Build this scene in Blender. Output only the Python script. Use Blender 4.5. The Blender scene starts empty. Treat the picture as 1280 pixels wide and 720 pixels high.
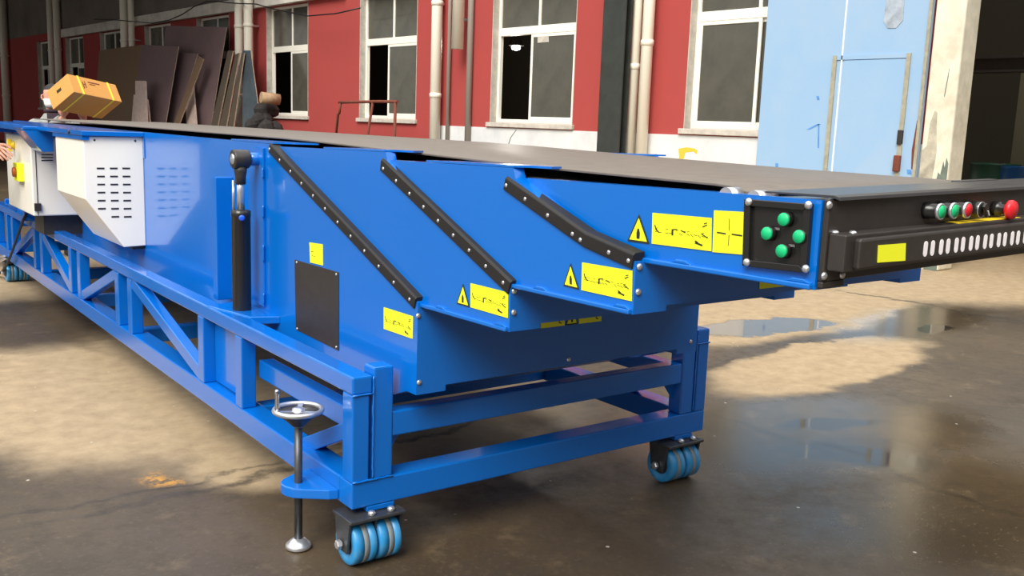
import bpy, bmesh, math, random
from mathutils import Vector, Matrix
random.seed(7)
SC = bpy.context.scene
COL = SC.collection

# ------------------------------------------------------------------ camera (solved from the photograph)
F_PX, YAW, PITCH, ROLL = 1205.6, 0.6412, -0.1666, 0.0359
CAM = Vector((-1.349, -2.6168, 1.4141))
cy_, sy_, cp_, sp_ = math.cos(YAW), math.sin(YAW), math.cos(PITCH), math.sin(PITCH)
FWD = Vector((sy_*cp_, cy_*cp_, sp_))
R0 = Vector((cy_, -sy_, 0)); U0 = R0.cross(FWD)
RT = math.cos(ROLL)*R0 + math.sin(ROLL)*U0
UP = -math.sin(ROLL)*R0 + math.cos(ROLL)*U0
cam_data = bpy.data.cameras.new('camera'); cam = bpy.data.objects.new('camera', cam_data); COL.objects.link(cam)
WY = -0.0679          # the yard is turned so that the factory wall runs along Y
GM = Matrix.Rotation(WY, 4, 'Z')
def G(p): return GM @ Vector(p)
cam.matrix_world = GM @ Matrix(((RT.x, UP.x, -FWD.x, CAM.x), (RT.y, UP.y, -FWD.y, CAM.y), (RT.z, UP.z, -FWD.z, CAM.z), (0, 0, 0, 1)))
cam_data.sensor_width = 36; cam_data.lens = F_PX/1280*36; cam_data.clip_start = .05; cam_data.clip_end = 300
SC.camera = cam

def ray(u, v): return FWD + RT*((u-640)/F_PX) - UP*((v-360)/F_PX)
def onx(u, v, X): d = ray(u, v); return CAM + d*((X-CAM.x)/d.x)
def ony(u, v, Y): d = ray(u, v); return CAM + d*((Y-CAM.y)/d.y)
def onz(u, v, Z=0): d = ray(u, v); return CAM + d*((Z-CAM.z)/d.z)
def onplane(u, v, q, n): d = ray(u, v); return CAM + d*((Vector(q)-CAM).dot(n)/d.dot(n))

# building wall frame: t runs along the wall, off runs out of it into the yard
WD = Vector((math.sin(WY), math.cos(WY), 0)); WN = Vector((-WD.y, WD.x, 0)); W0 = Vector((9.0, 0, 0))
def wp(t, z, off=0): return W0 + WD*t + WN*off + Vector((0, 0, z))

# ------------------------------------------------------------------ materials
def lin(c): return tuple((x/255/12.92 if x/255 <= .04045 else ((x/255+.055)/1.055)**2.4) for x in c)
def mat(name, rgb, rough=.5, metal=0, coat=0, noise=0, nscale=8, spec=.5, bump=0, srgb=True, rgb2=None):
    m = bpy.data.materials.new(name); m.use_nodes = True; nt = m.node_tree; b = nt.nodes['Principled BSDF']
    c = lin(rgb) if srgb else rgb
    b.inputs['Base Color'].default_value = (*c, 1); b.inputs['Roughness'].default_value = rough
    b.inputs['Metallic'].default_value = metal; b.inputs['Coat Weight'].default_value = coat; b.inputs['Coat Roughness'].default_value = .06
    b.inputs['Specular IOR Level'].default_value = spec
    if noise or bump:
        tc = nt.nodes.new('ShaderNodeTexCoord'); n = nt.nodes.new('ShaderNodeTexNoise')
        n.inputs['Scale'].default_value = nscale; n.inputs['Detail'].default_value = 6; n.inputs['Roughness'].default_value = .65
        nt.links.new(tc.outputs['Object'], n.inputs['Vector'])
        if noise:
            mx = nt.nodes.new('ShaderNodeMix'); mx.data_type = 'RGBA'
            c2 = (lin(rgb2) if srgb else rgb2) if rgb2 else tuple(max(0, x*(1-noise)) for x in c)
            mx.inputs['A'].default_value = (*c, 1); mx.inputs['B'].default_value = (*c2, 1)
            mr = nt.nodes.new('ShaderNodeMapRange'); mr.inputs['From Min'].default_value = .38; mr.inputs['From Max'].default_value = .68
            mr.inputs['To Max'].default_value = noise if rgb2 else 1
            nt.links.new(n.outputs['Fac'], mr.inputs['Value']); nt.links.new(mr.outputs['Result'], mx.inputs['Factor'])
            nt.links.new(mx.outputs['Result'], b.inputs['Base Color'])
        if bump:
            bp = nt.nodes.new('ShaderNodeBump'); bp.inputs['Strength'].default_value = bump; bp.inputs['Distance'].default_value = .01
            nt.links.new(n.outputs['Fac'], bp.inputs['Height']); nt.links.new(bp.outputs['Normal'], b.inputs['Normal'])
    return m
M = {}
M['blue'] = mat('blue_gloss_paint', (2, 106, 199), .24, coat=.6, spec=.4)
M['black'] = mat('black_powder_coat', (54, 49, 46), .42, noise=.25, nscale=30)
M['black_gloss'] = mat('black_panel', (34, 33, 32), .25)
M['rubber'] = mat('black_rubber', (30, 27, 25), .6, noise=.3, nscale=40)
M['belt'] = mat('conveyor_belt_rubber', (112, 102, 92), .5, noise=.2, nscale=14)
M['hood'] = mat('dark_steel_sheet', (70, 70, 72), .33, metal=.3, noise=.2, nscale=10)
M['cream'] = mat('cream_paint', (250, 245, 232), .35, coat=.2)
M['white'] = mat('white_plastic', (245, 244, 240), .4)
M['chrome'] = mat('polished_steel', (225, 225, 228), .12, metal=1)
M['zinc'] = mat('zinc_plated_steel', (215, 216, 220), .3, metal=.8)
M['steel'] = mat('bare_dark_steel', (92, 94, 98), .4, metal=.7, noise=.3, nscale=25)
M['yellow'] = mat('yellow_sticker', (243, 246, 40), .45)
M['yellow_soft'] = mat('yellow_plastic', (240, 205, 40), .4)
M['ink'] = mat('black_ink', (40, 44, 20), .6)
M['green'] = mat('green_button', (20, 190, 120), .35)
M['red'] = mat('red_button', (215, 35, 45), .35)
M['brown_red'] = mat('red_brown_button', (170, 80, 30), .4)
M['teal'] = mat('blue_polyurethane', (30, 140, 205), .35, noise=.35, nscale=18, rgb2=(120, 165, 185))
M['worn'] = mat('worn_dirty_tread', (128, 130, 128), .7, noise=.5, nscale=22, rgb2=(90, 140, 170))
M['lightcover'] = mat('white_diffuser', (246, 240, 240), .4)
M['rubberdark'] = mat('dark_cable_sheath', (22, 22, 24), .5)
M['redwall'] = mat('red_wall_paint', (170, 74, 70), .85, noise=.3, nscale=1.3, rgb2=(152, 72, 68), spec=.15)
M['dado'] = mat('white_wall_paint', (224, 224, 222), .8, noise=.6, nscale=2.2, rgb2=(190, 194, 198), spec=.2)
M['greywall'] = mat('grey_render', (132, 123, 114), .9, noise=.3, nscale=.6, spec=.1)
M['ledge'] = mat('pale_concrete', (226, 220, 208), .9, noise=.3, nscale=2, spec=.1)
M['reveal'] = mat('off_white_plaster', (205, 198, 186), .85, noise=.3, nscale=6, spec=.2)
M['pvc'] = mat('white_window_frame', (246, 242, 228), .4)
M['glass'] = mat('dusty_window_glass', (86, 84, 74), .12, noise=.5, nscale=3, rgb2=(62, 62, 56), spec=.6)
M['dark'] = mat('dim_interior_plaster', (88, 86, 76), .95, spec=.05)
M['pier'] = mat('peeling_cream_plaster', (236, 228, 206), .85, noise=.7, nscale=3.2, rgb2=(186, 176, 154), spec=.2)
M['pierpatch'] = mat('grey_green_bare_render', (112, 124, 112), .9, noise=.4, nscale=9)
M['doorblue'] = mat('faded_sky_blue_paint', (146, 180, 212), .5, noise=.6, nscale=1.2, rgb2=(164, 186, 208), spec=.3)
M['doorblue2'] = mat('cleaner_blue_paint', (92, 150, 218), .55, noise=.3, nscale=5)
M['doorframe'] = mat('beige_angle_iron', (170, 166, 146), .6, noise=.3, nscale=9)
M['rust'] = mat('rusty_steel', (120, 62, 44), .85, noise=.5, nscale=18, rgb2=(86, 40, 34))
M['pipe'] = mat('cream_pipe', (240, 234, 216), .4)
M['pipegrey'] = mat('grey_conduit', (150, 142, 132), .5)
M['column'] = mat('dark_green_grey_steel', (54, 58, 54), .5, noise=.3, nscale=5)
M['plate_olive'] = mat('weathered_olive_steel', (136, 114, 88), .75, noise=.6, nscale=1.6, rgb2=(146, 100, 76))
M['plate_purple'] = mat('rust_brown_steel', (134, 110, 110), .7, noise=.6, nscale=1.4, rgb2=(112, 92, 92))
M['plate_dark'] = mat('dark_olive_steel', (92, 80, 66), .75, noise=.5, nscale=2, rgb2=(74, 62, 54))
M['plate_slate'] = mat('slate_grey_sheet', (80, 92, 100), .6, noise=.4, nscale=2)
M['plate_edge'] = mat('cut_steel_edge', (190, 164, 140), .6, noise=.4, nscale=20)
M['plank'] = mat('pale_sawn_wood', (236, 212, 198), .8, noise=.5, nscale=9, rgb2=(206, 170, 152))
M['wood'] = mat('sawn_log_end', (176, 146, 112), .8, noise=.5, nscale=14, rgb2=(120, 92, 66))
M['darkcloth'] = mat('dark_bundled_cloth', (44, 40, 38), .9, noise=.4, nscale=14)
M['carton'] = mat('brown_cardboard', (212, 152, 78), .8, noise=.3, nscale=7, rgb2=(196, 136, 66))
M['strap'] = mat('yellow_strap', (250, 224, 70), .4)
M['skin'] = mat('skin', (214, 158, 134), .5, noise=.2, nscale=20)
M['jacket'] = mat('light_grey_jacket', (150, 150, 146), .85, noise=.3, nscale=14)
M['shirt'] = mat('dark_plum_shirt', (50, 36, 46), .9)
M['trousers'] = mat('navy_trousers', (36, 40, 56), .9)
M['hair'] = mat('black_hair', (22, 19, 18), .7)
M['mask'] = mat('white_face_mask', (240, 242, 244), .8)
M['drumgreen'] = mat('dark_green_paint', (40, 84, 66), .5)
M['drumblue'] = mat('blue_drum_plastic', (24, 96, 170), .4)
M['canopy'] = mat('grey_roof_sheet', (92, 88, 82), .8)
M['stain'] = mat('yellow_paint_stain', (226, 190, 60), .7)

# ------------------------------------------------------------------ mesh builder
class MB:
    def __init__(s): s.v = []; s.f = []; s.m = []; s.cur = 0; s.sm = []
    def add(s, vs, fs, smooth=False):
        o = len(s.v); s.v += [Vector(p) for p in vs]
        for f in fs: s.f.append([o+i for i in f]); s.m.append(s.cur); s.sm.append(smooth)
        return s
    def box(s, x0, x1, y0, y1, z0, z1):
        return s.hexa([(x0, y0, z0), (x1, y0, z0), (x1, y1, z0), (x0, y1, z0)], [(x0, y0, z1), (x1, y0, z1), (x1, y1, z1), (x0, y1, z1)])
    def hexa(s, bot, top):
        return s.add(list(bot)+list(top), [(3, 2, 1, 0), (4, 5, 6, 7), (0, 1, 5, 4), (1, 2, 6, 5), (2, 3, 7, 6), (3, 0, 4, 7)])
    def prism(s, pts, vec):          # pts polygon, extruded along vec
        n = len(pts); vec = Vector(vec); a = [Vector(p) for p in pts]
        return s.add(a+[p+vec for p in a], [tuple(range(n-1, -1, -1)), tuple(range(n, 2*n))]+[(i, (i+1) % n, n+(i+1) % n, n+i) for i in range(n)])
    def bar(s, p, q, w, h, up=(0, 0, 1)):   # rectangular bar, w sideways, h along 'up'
        p, q = Vector(p), Vector(q); d = (q-p).normalized(); sd = d.cross(Vector(up)).normalized(); u = sd.cross(d)
        c = [sd*w/2*a+u*h/2*b for a, b in ((-1, -1), (1, -1), (1, 1), (-1, 1))]
        return s.hexa([p+k for k in c], [q+k for k in c])
    def tube(s, pts, r, n=12, caps=True, smooth=True):
        pts = [Vector(p) for p in pts]; rs = r if isinstance(r, (list, tuple)) else [r]*len(pts)
        d0 = (pts[1]-pts[0]).normalized(); ref = Vector((0, 0, 1)) if abs(d0.z) < .9 else Vector((1, 0, 0))
        a = d0.cross(ref).normalized(); vs = []
        for i, p in enumerate(pts):
            d = (pts[min(i+1, len(pts)-1)]-pts[max(i-1, 0)]).normalized()
            a = (a-d*a.dot(d)).normalized(); b = d.cross(a)
            vs += [p+(a*math.cos(2*math.pi*k/n)+b*math.sin(2*math.pi*k/n))*rs[i] for k in range(n)]
        fs = [(i*n+k, i*n+(k+1) % n, (i+1)*n+(k+1) % n, (i+1)*n+k) for i in range(len(pts)-1) for k in range(n)]
        s.add(vs, fs, smooth); o = len(s.v)-len(vs)
        if caps:
            s.f += [[o+k for k in range(n-1, -1, -1)], [o+(len(pts)-1)*n+k for k in range(n)]]; s.m += [s.cur]*2; s.sm += [False]*2
        return s
    def lathe(s, o, axis, prof, n=20, smooth=True):   # prof: list of (radius, height)
        o = Vector(o); ax = Vector(axis).normalized()
        return s.tube2([o+ax*h for r, h in prof], [max(r, 1e-4) for r, h in prof], ax, n, smooth)
    def tube2(s, pts, rs, ax, n, smooth):
        ref = Vector((0, 0, 1)) if abs(ax.z) < .9 else Vector((1, 0, 0)); a = ax.cross(ref).normalized(); b = ax.cross(a); vs = []
        for p, r in zip(pts, rs): vs += [p+(a*math.cos(2*math.pi*k/n)+b*math.sin(2*math.pi*k/n))*r for k in range(n)]
        L = len(pts)
        fs = [(i*n+k, i*n+(k+1) % n, (i+1)*n+(k+1) % n, (i+1)*n+k) for i in range(L-1) for k in range(n)]
        fs += [tuple(range(n-1, -1, -1)), tuple((L-1)*n+k for k in range(n))]
        return s.add(vs, fs, smooth)
    def torus(s, c, axis, R, r, n=28, m=10):
        c = Vector(c); ax = Vector(axis).normalized(); ref = Vector((0, 0, 1)) if abs(ax.z) < .9 else Vector((1, 0, 0))
        a = ax.cross(ref).normalized(); b = ax.cross(a); vs = []
        for i in range(n):
            e = a*math.cos(2*math.pi*i/n)+b*math.sin(2*math.pi*i/n)
            vs += [c+e*(R+r*math.cos(2*math.pi*j/m))+ax*r*math.sin(2*math.pi*j/m) for j in range(m)]
        return s.add(vs, [(i*m+j, ((i+1) % n)*m+j, ((i+1) % n)*m+(j+1) % m, i*m+(j+1) % m) for i in range(n) for j in range(m)], True)
    def build(s, name, mats, parent=None, bevel=0, fn=None):
        if not isinstance(mats, (list, tuple)): mats = [mats]
        me = bpy.data.meshes.new(name)
        org = Vector((0, 0, 0)); q = parent
        while q is not None: org += q.location; q = q.parent
        vs = [G(fn(p)) if fn else G(p) for p in s.v]
        c = Vector((0, 0, 0))
        if parent is None:
            lo = Vector([min(p[i] for p in vs) for i in range(3)]); hi = Vector([max(p[i] for p in vs) for i in range(3)])
            c = Vector(((lo.x+hi.x)/2, (lo.y+hi.y)/2, lo.z))
        else:
            c = sum(vs, Vector((0, 0, 0)))/len(vs)
        me.from_pydata([tuple(p-c) for p in vs], [], s.f)
        for k in mats: me.materials.append(M[k] if isinstance(k, str) else k)
        me.polygons.foreach_set('material_index', s.m); me.polygons.foreach_set('use_smooth', s.sm)
        bm = bmesh.new(); bm.from_mesh(me); bmesh.ops.recalc_face_normals(bm, faces=bm.faces); bm.to_mesh(me); bm.free()
        o = bpy.data.objects.new(name, me); COL.objects.link(o); o.location = c-org; o.parent = parent
        if bevel:
            b = o.modifiers.new('bevel', 'BEVEL'); b.width = bevel; b.segments = 2; b.limit_method = 'ANGLE'; b.angle_limit = math.radians(40); b.harden_normals = False
        return o

def tag(o, label=None, cat=None, group=None, kind=None):
    if label: o['label'] = label
    if cat: o['category'] = cat
    if group: o['group'] = group
    if kind: o['kind'] = kind
    return o
def empty(name, loc, label=None, cat=None, group=None, kind=None):
    o = bpy.data.objects.new(name, None); COL.objects.link(o); o.location = G(loc); o.empty_display_size = .1
    return tag(o, label, cat, group, kind)
def wloc(o):
    v = Vector((0, 0, 0))
    while o is not None: v += o.location; o = o.parent
    return v
def clone(o, delta=(0, 0, 0), parent='same'):
    c = o.copy(); COL.objects.link(c); c.location = o.location+Vector(delta)
    if parent != 'same': c.parent = parent
    for ch in o.children: clone(ch, (0, 0, 0), c)
    return c

# quad-mapped stickers: p maps (u,v) in 0..1 to a point on the face
def sticker(name, quad, n, ink, parent, base='yellow', inkmat='ink', th=.0012):
    tl, tr, br, bl = [Vector(q) for q in quad]; n = Vector(n).normalized()
    P = lambda u, v: (tl*(1-u)+tr*u)*(1-v)+(bl*(1-u)+br*u)*v
    mb = MB(); mb.prism([P(0, 0), P(1, 0), P(1, 1), P(0, 1)], n*th); mb.cur = 1
    for poly in ink: mb.prism([P(u, v)+n*th for u, v in poly], n*.0004)
    return mb.build(name, [base, inkmat], parent)
def seg(u0, v0, u1, v1, w=.02, asp=.5):
    dx, dy = u1-u0, (v1-v0); L = math.hypot(dx, dy) or 1; nx, ny = -dy/L*w*asp*.6, dx/L*w*.6
    return [(u0+nx, v0+ny), (u1+nx, v1+ny), (u1-nx, v1-ny), (u0-nx, v0-ny)]
def diagram(rs=1):          # the small line drawing of a telescopic conveyor on the yellow plates
    r = random.Random(rs); L = []
    for x in [i*.06+.06 for i in range(15)]:
        if r.random() < .8: L.append(seg(x, .58+.1*math.sin(x*7)*.3, x+.05, .6+r.uniform(-.03, .04), .014))
        if r.random() < .6: L.append(seg(x, .50, x+.045, .48+r.uniform(-.03, .03), .012))
    L += [seg(.05, .38, .08, .56, .03), seg(.07, .5, .13, .62, .03), seg(.36, .46, .36, .66, .05), seg(.37, .47, .44, .45, .03), seg(.5, .47, .58, .53, .03),
          seg(.86, .3, .93, .22, .03), seg(.88, .2, .93, .16, .025), seg(.84, .5, .94, .62, .03), seg(.74, .8, .86, .86, .05), seg(.74, .74, .79, .8, .04)]
    return L
def warn_triangle(name, apex, l, r, n, parent):
    apex, l, r = Vector(apex), Vector(l), Vector(r); n = Vector(n).normalized(); c = (apex+l+r)/3
    mb = MB(); mb.prism([apex, r, l], n*.0010); mb.cur = 1
    mb.prism([c+(k-c)*.80+n*.001 for k in (apex, r, l)], n*.0004); mb.cur = 0
    up = (apex-(l+r)/2); sd = (r-l); b = (l+r)/2
    P = lambda u, v: b+sd*u+up*v+n*.0014
    mb.prism([P(-.07, .13), P(.07, .13), P(.08, .34), P(.03, .5), P(-.03, .5), P(-.08, .34)], n*.0003)
    return mb.build(name, ['ink', 'yellow'], parent)

def screw(name, p, n, r, parent, mt='zinc', h=None):
    h = h or r*.7; n = Vector(n)
    return MB().lathe(p, n, [(r, 0), (r, h*.3), (r*.8, h*.75), (r*.4, h), (0, h*1.02)], 12).build(name, mt, parent)

# ================================================================== SETTING
# ---- yard floor
def floor_material():
    m = bpy.data.materials.new('yard_concrete'); m.use_nodes = True; nt = m.node_tree; N = nt.nodes; L = nt.links; b = N['Principled BSDF']
    geo = N.new('ShaderNodeNewGeometry')
    def math_(op, a, c=None, clamp=False):
        n = N.new('ShaderNodeMath'); n.operation = op; n.use_clamp = clamp
        for i, x in enumerate((a, c)):
            if x is None: continue
            if isinstance(x, (int, float)): n.inputs[i].default_value = x
            else: L.new(x, n.inputs[i])
        return n.outputs[0]
    def noise(scale, detail=5, rough=.6, vec=None):
        n = N.new('ShaderNodeTexNoise'); n.inputs['Scale'].default_value = scale; n.inputs['Detail'].default_value = detail; n.inputs['Roughness'].default_value = rough
        L.new(vec or geo.outputs['Position'], n.inputs['Vector']); return n
    nz = noise(1.7, 6, .6)
    vs = N.new('ShaderNodeVectorMath'); vs.operation = 'SUBTRACT'; L.new(nz.outputs['Color'], vs.inputs[0]); vs.inputs[1].default_value = (.5, .5, .5)
    vsc = N.new('ShaderNodeVectorMath'); vsc.operation = 'SCALE'; L.new(vs.outputs[0], vsc.inputs[0]); vsc.inputs['Scale'].default_value = .55
    wpos = N.new('ShaderNodeVectorMath'); wpos.operation = 'ADD'; L.new(geo.outputs['Position'], wpos.inputs[0]); L.new(vsc.outputs[0], wpos.inputs[1])
    def ell(cx, cy, rx, ry, ang=0, soft=.25, pos=None):
        mp = N.new('ShaderNodeMapping'); mp.vector_type = 'TEXTURE'; L.new(pos or wpos.outputs[0], mp.inputs['Vector'])
        c_ = G((cx, cy, 0)); mp.inputs['Location'].default_value = tuple(c_); mp.inputs['Rotation'].default_value = (0, 0, math.radians(ang)+WY); mp.inputs['Scale'].default_value = (rx, ry, 1e3)
        ln = N.new('ShaderNodeVectorMath'); ln.operation = 'LENGTH'; L.new(mp.outputs[0], ln.inputs[0])
        mr = N.new('ShaderNodeMapRange'); mr.interpolation_type = 'SMOOTHSTEP'; L.new(ln.outputs['Value'], mr.inputs['Value'])
        mr.inputs['From Min'].default_value = 1-soft; mr.inputs['From Max'].default_value = 1+soft; mr.inputs['To Min'].default_value = 1; mr.inputs['To Max'].default_value = 0
        return mr.outputs['Result']
    def union(lst):
        r = lst[0]
        for k in lst[1:]: r = math_('MAXIMUM', r, k)
        return r
    dry = union([ell(*e) for e in DRY])
    wetcut = union([ell(*e) for e in WETCUT])
    dry = math_('MULTIPLY', dry, math_('SUBTRACT', 1.0, wetcut))
    puddle = union([ell(*e) for e in PUDDLE]); sheen = union([ell(*e) for e in SHEEN])
    fine = noise(9, 8, .7); grit = noise(60, 4, .6); big = noise(.8, 4, .5)
    def mix(f, A, B):
        x = N.new('ShaderNodeMix'); x.data_type = 'RGBA'
        if isinstance(f, float): x.inputs['Factor'].default_value = f
        else: L.new(f, x.inputs['Factor'])
        for k, c in (('A', A), ('B', B)):
            if isinstance(c, tuple): x.inputs[k].default_value = (*lin(c), 1)
            else: L.new(c, x.inputs[k])
        return x.outputs['Result']
    def rng(v, a, c, lo=0, hi=1):
        mr = N.new('ShaderNodeMapRange'); L.new(v, mr.inputs['Value']); mr.inputs['From Min'].default_value = a; mr.inputs['From Max'].default_value = c
        mr.inputs['To Min'].default_value = lo; mr.inputs['To Max'].default_value = hi; return mr.outputs['Result']
    dryc = mix(rng(fine.outputs['Fac'], .35, .7), (168, 147, 116), (142, 122, 94))
    wetc = mix(rng(big.outputs['Fac'], .35, .65), WETA, WETB)
    wetc = mix(rng(fine.outputs['Fac'], .5, .72, 0, .75), wetc, (54, 46, 36))
    wetc = mix(rng(noise(5, 8, .75).outputs['Fac'], .55, .72, 0, .55), wetc, (116, 98, 74))
    wetc = mix(rng(grit.outputs['Fac'], .58, .75, 0, .4), wetc, (126, 112, 90))
    col = mix(dry, wetc, dryc)
    lines = union([ell(*e) for e in CRACKS])
    col = mix(math_('MULTIPLY', lines, rng(fine.outputs['Fac'], .3, .6, .25, .8)), col, (50, 43, 34))
    # orange spill and scattered pale chips
    col = mix(math_('MULTIPLY', ell(ORANGE[0], ORANGE[1], .085, .055, 0, .5), rng(noise(22, 5, .8).outputs['Fac'], .46, .58)), col, (184, 132, 52))
    vor = N.new('ShaderNodeTexVoronoi'); vor.inputs['Scale'].default_value = 5.5; L.new(geo.outputs['Position'], vor.inputs['Vector'])
    col = mix(rng(vor.outputs['Distance'], .045, .025), col, (176, 168, 150))
    col = mix(math_('MULTIPLY', puddle, .75), col, (44, 42, 40))
    L.new(col, b.inputs['Base Color'])
    rw = rng(fine.outputs['Fac'], .3, .7, .34, .62)
    r1 = N.new('ShaderNodeMix'); L.new(dry, r1.inputs['Factor']); L.new(rw, r1.inputs['A']); r1.inputs['B'].default_value = .9
    r2 = N.new('ShaderNodeMix'); L.new(sheen, r2.inputs['Factor']); L.new(r1.outputs[0], r2.inputs['A']); r2.inputs['B'].default_value = .2
    r3 = N.new('ShaderNodeMix'); L.new(puddle, r3.inputs['Factor']); L.new(r2.outputs[0], r3.inputs['A']); r3.inputs['B'].default_value = .05
    L.new(r3.outputs[0], b.inputs['Roughness'])
    bp = N.new('ShaderNodeBump'); bp.inputs['Distance'].default_value = .006
    L.new(math_('MULTIPLY', math_('SUBTRACT', 1.0, puddle), .10), bp.inputs['Strength'])
    L.new(math_('ADD', fine.outputs['Fac'], math_('MULTIPLY', grit.outputs['Fac'], .3)), bp.inputs['Height']); L.new(bp.outputs['Normal'], b.inputs['Normal'])
    return m
WETA, WETB = (84, 70, 51), (58, 48, 35)
DRY = [(-.3, 2.5, .62, 1.35, 8, .22), (.25, 1.15, .42, .42, 0, .3), (-1.3, 2.3, .9, .62, 0, .25), (1.0, 2.6, 1.1, 1.9, 0, .25), (.1, 6.1, .9, .9, 0, .3),
       (3.85, .98, 1.2, .40, 8, .16), (4.9, 2.35, 1.9, .80, 4, .14), (9.3, 3.25, 3.3, 2.05, 4, .12), (5.0, 7.0, 4.5, 3.4, 0, .2), (13, 4, 4, 3, 0, .3)]
WETCUT = [(5.9, 1.6, .75, .14, 20, .4), (4.2, 1.43, 1.6, .045, -4, .5), (-.2, 4.3, .5, .75, 0, .3)]
CRACKS = [(6.5, 1.9, .035, 1.1, 2, .5), (2.36, -.2, .022, 1.0, 2, .5), (1.5, 1.1, 2.6, .03, 7, .5), (-1.6, .9, 2.0, .02, 4, .5)]
PUDDLE = [(4.45, 1.92, .62, .26, -6, .10), (2.42, -.18, .36, .17, -42, .35), (2.7, .12, .25, .10, -10, .4), (5.6, 1.22, .22, .08, 15, .15)]
SHEEN = [(2.6, .1, 1.1, .6, -20, .4), (5.6, 1.5, 1.1, .4, 10, .4), (2.3, -.8, .8, .4, 0, .5)]
ORANGE = (-.292, 1.069)
fl = MB().add([(-40, -40, 0), (60, -40, 0), (60, 80, 0), (-40, 80, 0)], [(0, 1, 2, 3)]).build('floor', [floor_material()])
tag(fl, 'patchy wet and dry concrete yard ground with puddles', None, None, 'structure')

# ---- long factory wall
WINS = [(4.80, 6.83), (9.04, 11.07), (13.28, 15.29), (17.42, 19.40), (21.42, 23.42), (25.2, 27.2), (29.2, 31.2), (32.9, 34.9), (36.6, 38.5)]
ZS, ZT = 1.46, 3.90            # window opening
TD = .24                       # wall thickness
def wbox(mb, t0, t1, z0, z1, o0, o1):
    return mb.hexa([wp(t0, z0, o0), wp(t1, z0, o0), wp(t1, z0, o1), wp(t0, z0, o1)], [wp(t0, z1, o0), wp(t1, z1, o0), wp(t1, z1, o1), wp(t0, z1, o1)])
mb = MB(); TA, TB = 3.36, 60.0
wbox(mb, TA, TB, 0, ZS, -TD, 0); wbox(mb, TA, TB, ZT, 4.17, -TD, 0)
edges = [TA]+[e for w in WINS for e in w]+[TB]
for i in range(0, len(edges), 2): wbox(mb, edges[i], edges[i+1], ZS, ZT, -TD, 0)
tag(mb.build('wall_right', 'redwall'), 'red painted factory wall with tall windows', None, None, 'structure')
mb = MB(); wbox(mb, TA, TB, 4.17, 9, -TD, 0)
tag(mb.build('wall_right_upper', 'greywall'), 'grey rendered upper storey above the red factory wall', None, None, 'structure')
mb = MB(); wbox(mb, TA, 12.5, 0, 1.372, 0, .012)
tag(mb.build('trim_1', 'dado'), 'whitewashed band along the foot of the red wall', None, None, 'structure')
trim1 = bpy.data.objects['trim_1']
q1 = lambda u, v: (lambda p: ((p-W0).dot(WD), p.z))(onplane(u, v, wp(0, 0, .012), WN))
m_ = MB(); m_.prism([wp(*q1(u, v), .0121) for u, v in ((848, 186), (858, 184), (868, 185.5), (872, 188), (871, 193), (867, 189.5), (857, 190.5), (855, 197), (850, 206), (847, 206), (849, 196))], WN*.002); m_.build('paint_mark', 'stain', trim1)
m_ = MB(); m_.prism([wp(*q1(u, v), .0121) for u, v in ((645, 162), (646, 162), (639, 172), (635, 184), (634, 184), (638, 172))], WN*.002); m_.build('crack', 'pierpatch', trim1)
mb = MB(); wbox(mb, 15.8, 35.0, 3.905, 4.18, 0, .12)
tag(mb.build('trim_2', 'ledge', bevel=.01), 'pale concrete ledge above the windows', None, None, 'structure')

def make_window(i, t0, t1):
    cl = WINS[i][0] < 8
    root = MB(); a, b2 = t0, t1; o0, o1 = -.20, -.13
    fw = .06
    for (u0, u1, z0, z1) in ((a, a+fw, ZS, ZT), (b2-fw, b2, ZS, ZT), (a+fw, b2-fw, ZS, ZS+fw), (a+fw, b2-fw, ZT-fw, ZT), (a+fw, b2-fw, 2.89, 3.02)):
        wbox(root, u0, u1, z0, z1, o0, o1)
    mid = (a+b2)/2
    wbox(root, mid-.025, mid+.025, 3.02, ZT-fw, o0+.01, o1-.01)
    w = root.build('window_%d' % (i+1), 'pvc', bevel=.006); tag(w, 'white framed factory window with a sliding lower sash', None, None, 'structure')
    # plaster lining of the opening and sill
    r = MB()
    wbox(r, b2-.012, b2, ZS, ZT, -.13, .004); wbox(r, a, a+.012, ZS, ZT, -.13, .004)
    r.build('reveal', 'reveal', w)
    s = MB(); wbox(s, a-.04, b2+.06, ZS-.075, ZS, -.13, .05); s.build('sill', 'reveal', w, bevel=.008)
    for (u0, u1) in ((a+fw, mid-.025), (mid+.025, b2-fw)):
        p = MB(); wbox(p, u0, u1, 3.02, ZT-fw, -.17, -.162); p.build('pane', 'glass', w)
    def sash(u0, u1, oo):
        m_ = MB(); z0, z1 = ZS+fw, 2.89; k = .05
        for (p0, p1, q0, q1) in ((u0, u0+k, z0, z1), (u1-k, u1, z0, z1), (u0+k, u1-k, z0, z0+k), (u0+k, u1-k, z1-k, z1)): wbox(m_, p0, p1, q0, q1, oo-.025, oo)
        s_ = m_.build('sash', 'pvc', w, bevel=.004)
        g = MB(); wbox(g, u0+k, u1-k, z0+k, z1-k, oo-.016, oo-.010); g.build('pane', 'glass', s_)
    if i == 0:
        sash(mid-.05, b2-fw, -.135); sash(mid-.15, b2-fw-.12, -.168)
    elif i == 3:
        sash(a+fw, mid+.06, -.135)
    else:
        sash(a+fw+.08, mid+.18, -.135); sash(a+fw, mid-.25, -.168)
    return w
for i, (t0, t1) in enumerate(WINS): make_window(i, t0, t1)
pw_ = [onplane(u, v, wp(0, 0, -.14), WN) for u, v in ((672, 46), (686, 45), (686, 52.5), (672, 53.5))]
m_ = MB(); m_.prism(pw_, WN*.002); m_.build('paper_notice', 'reveal', bpy.data.objects['window_2'])

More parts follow.
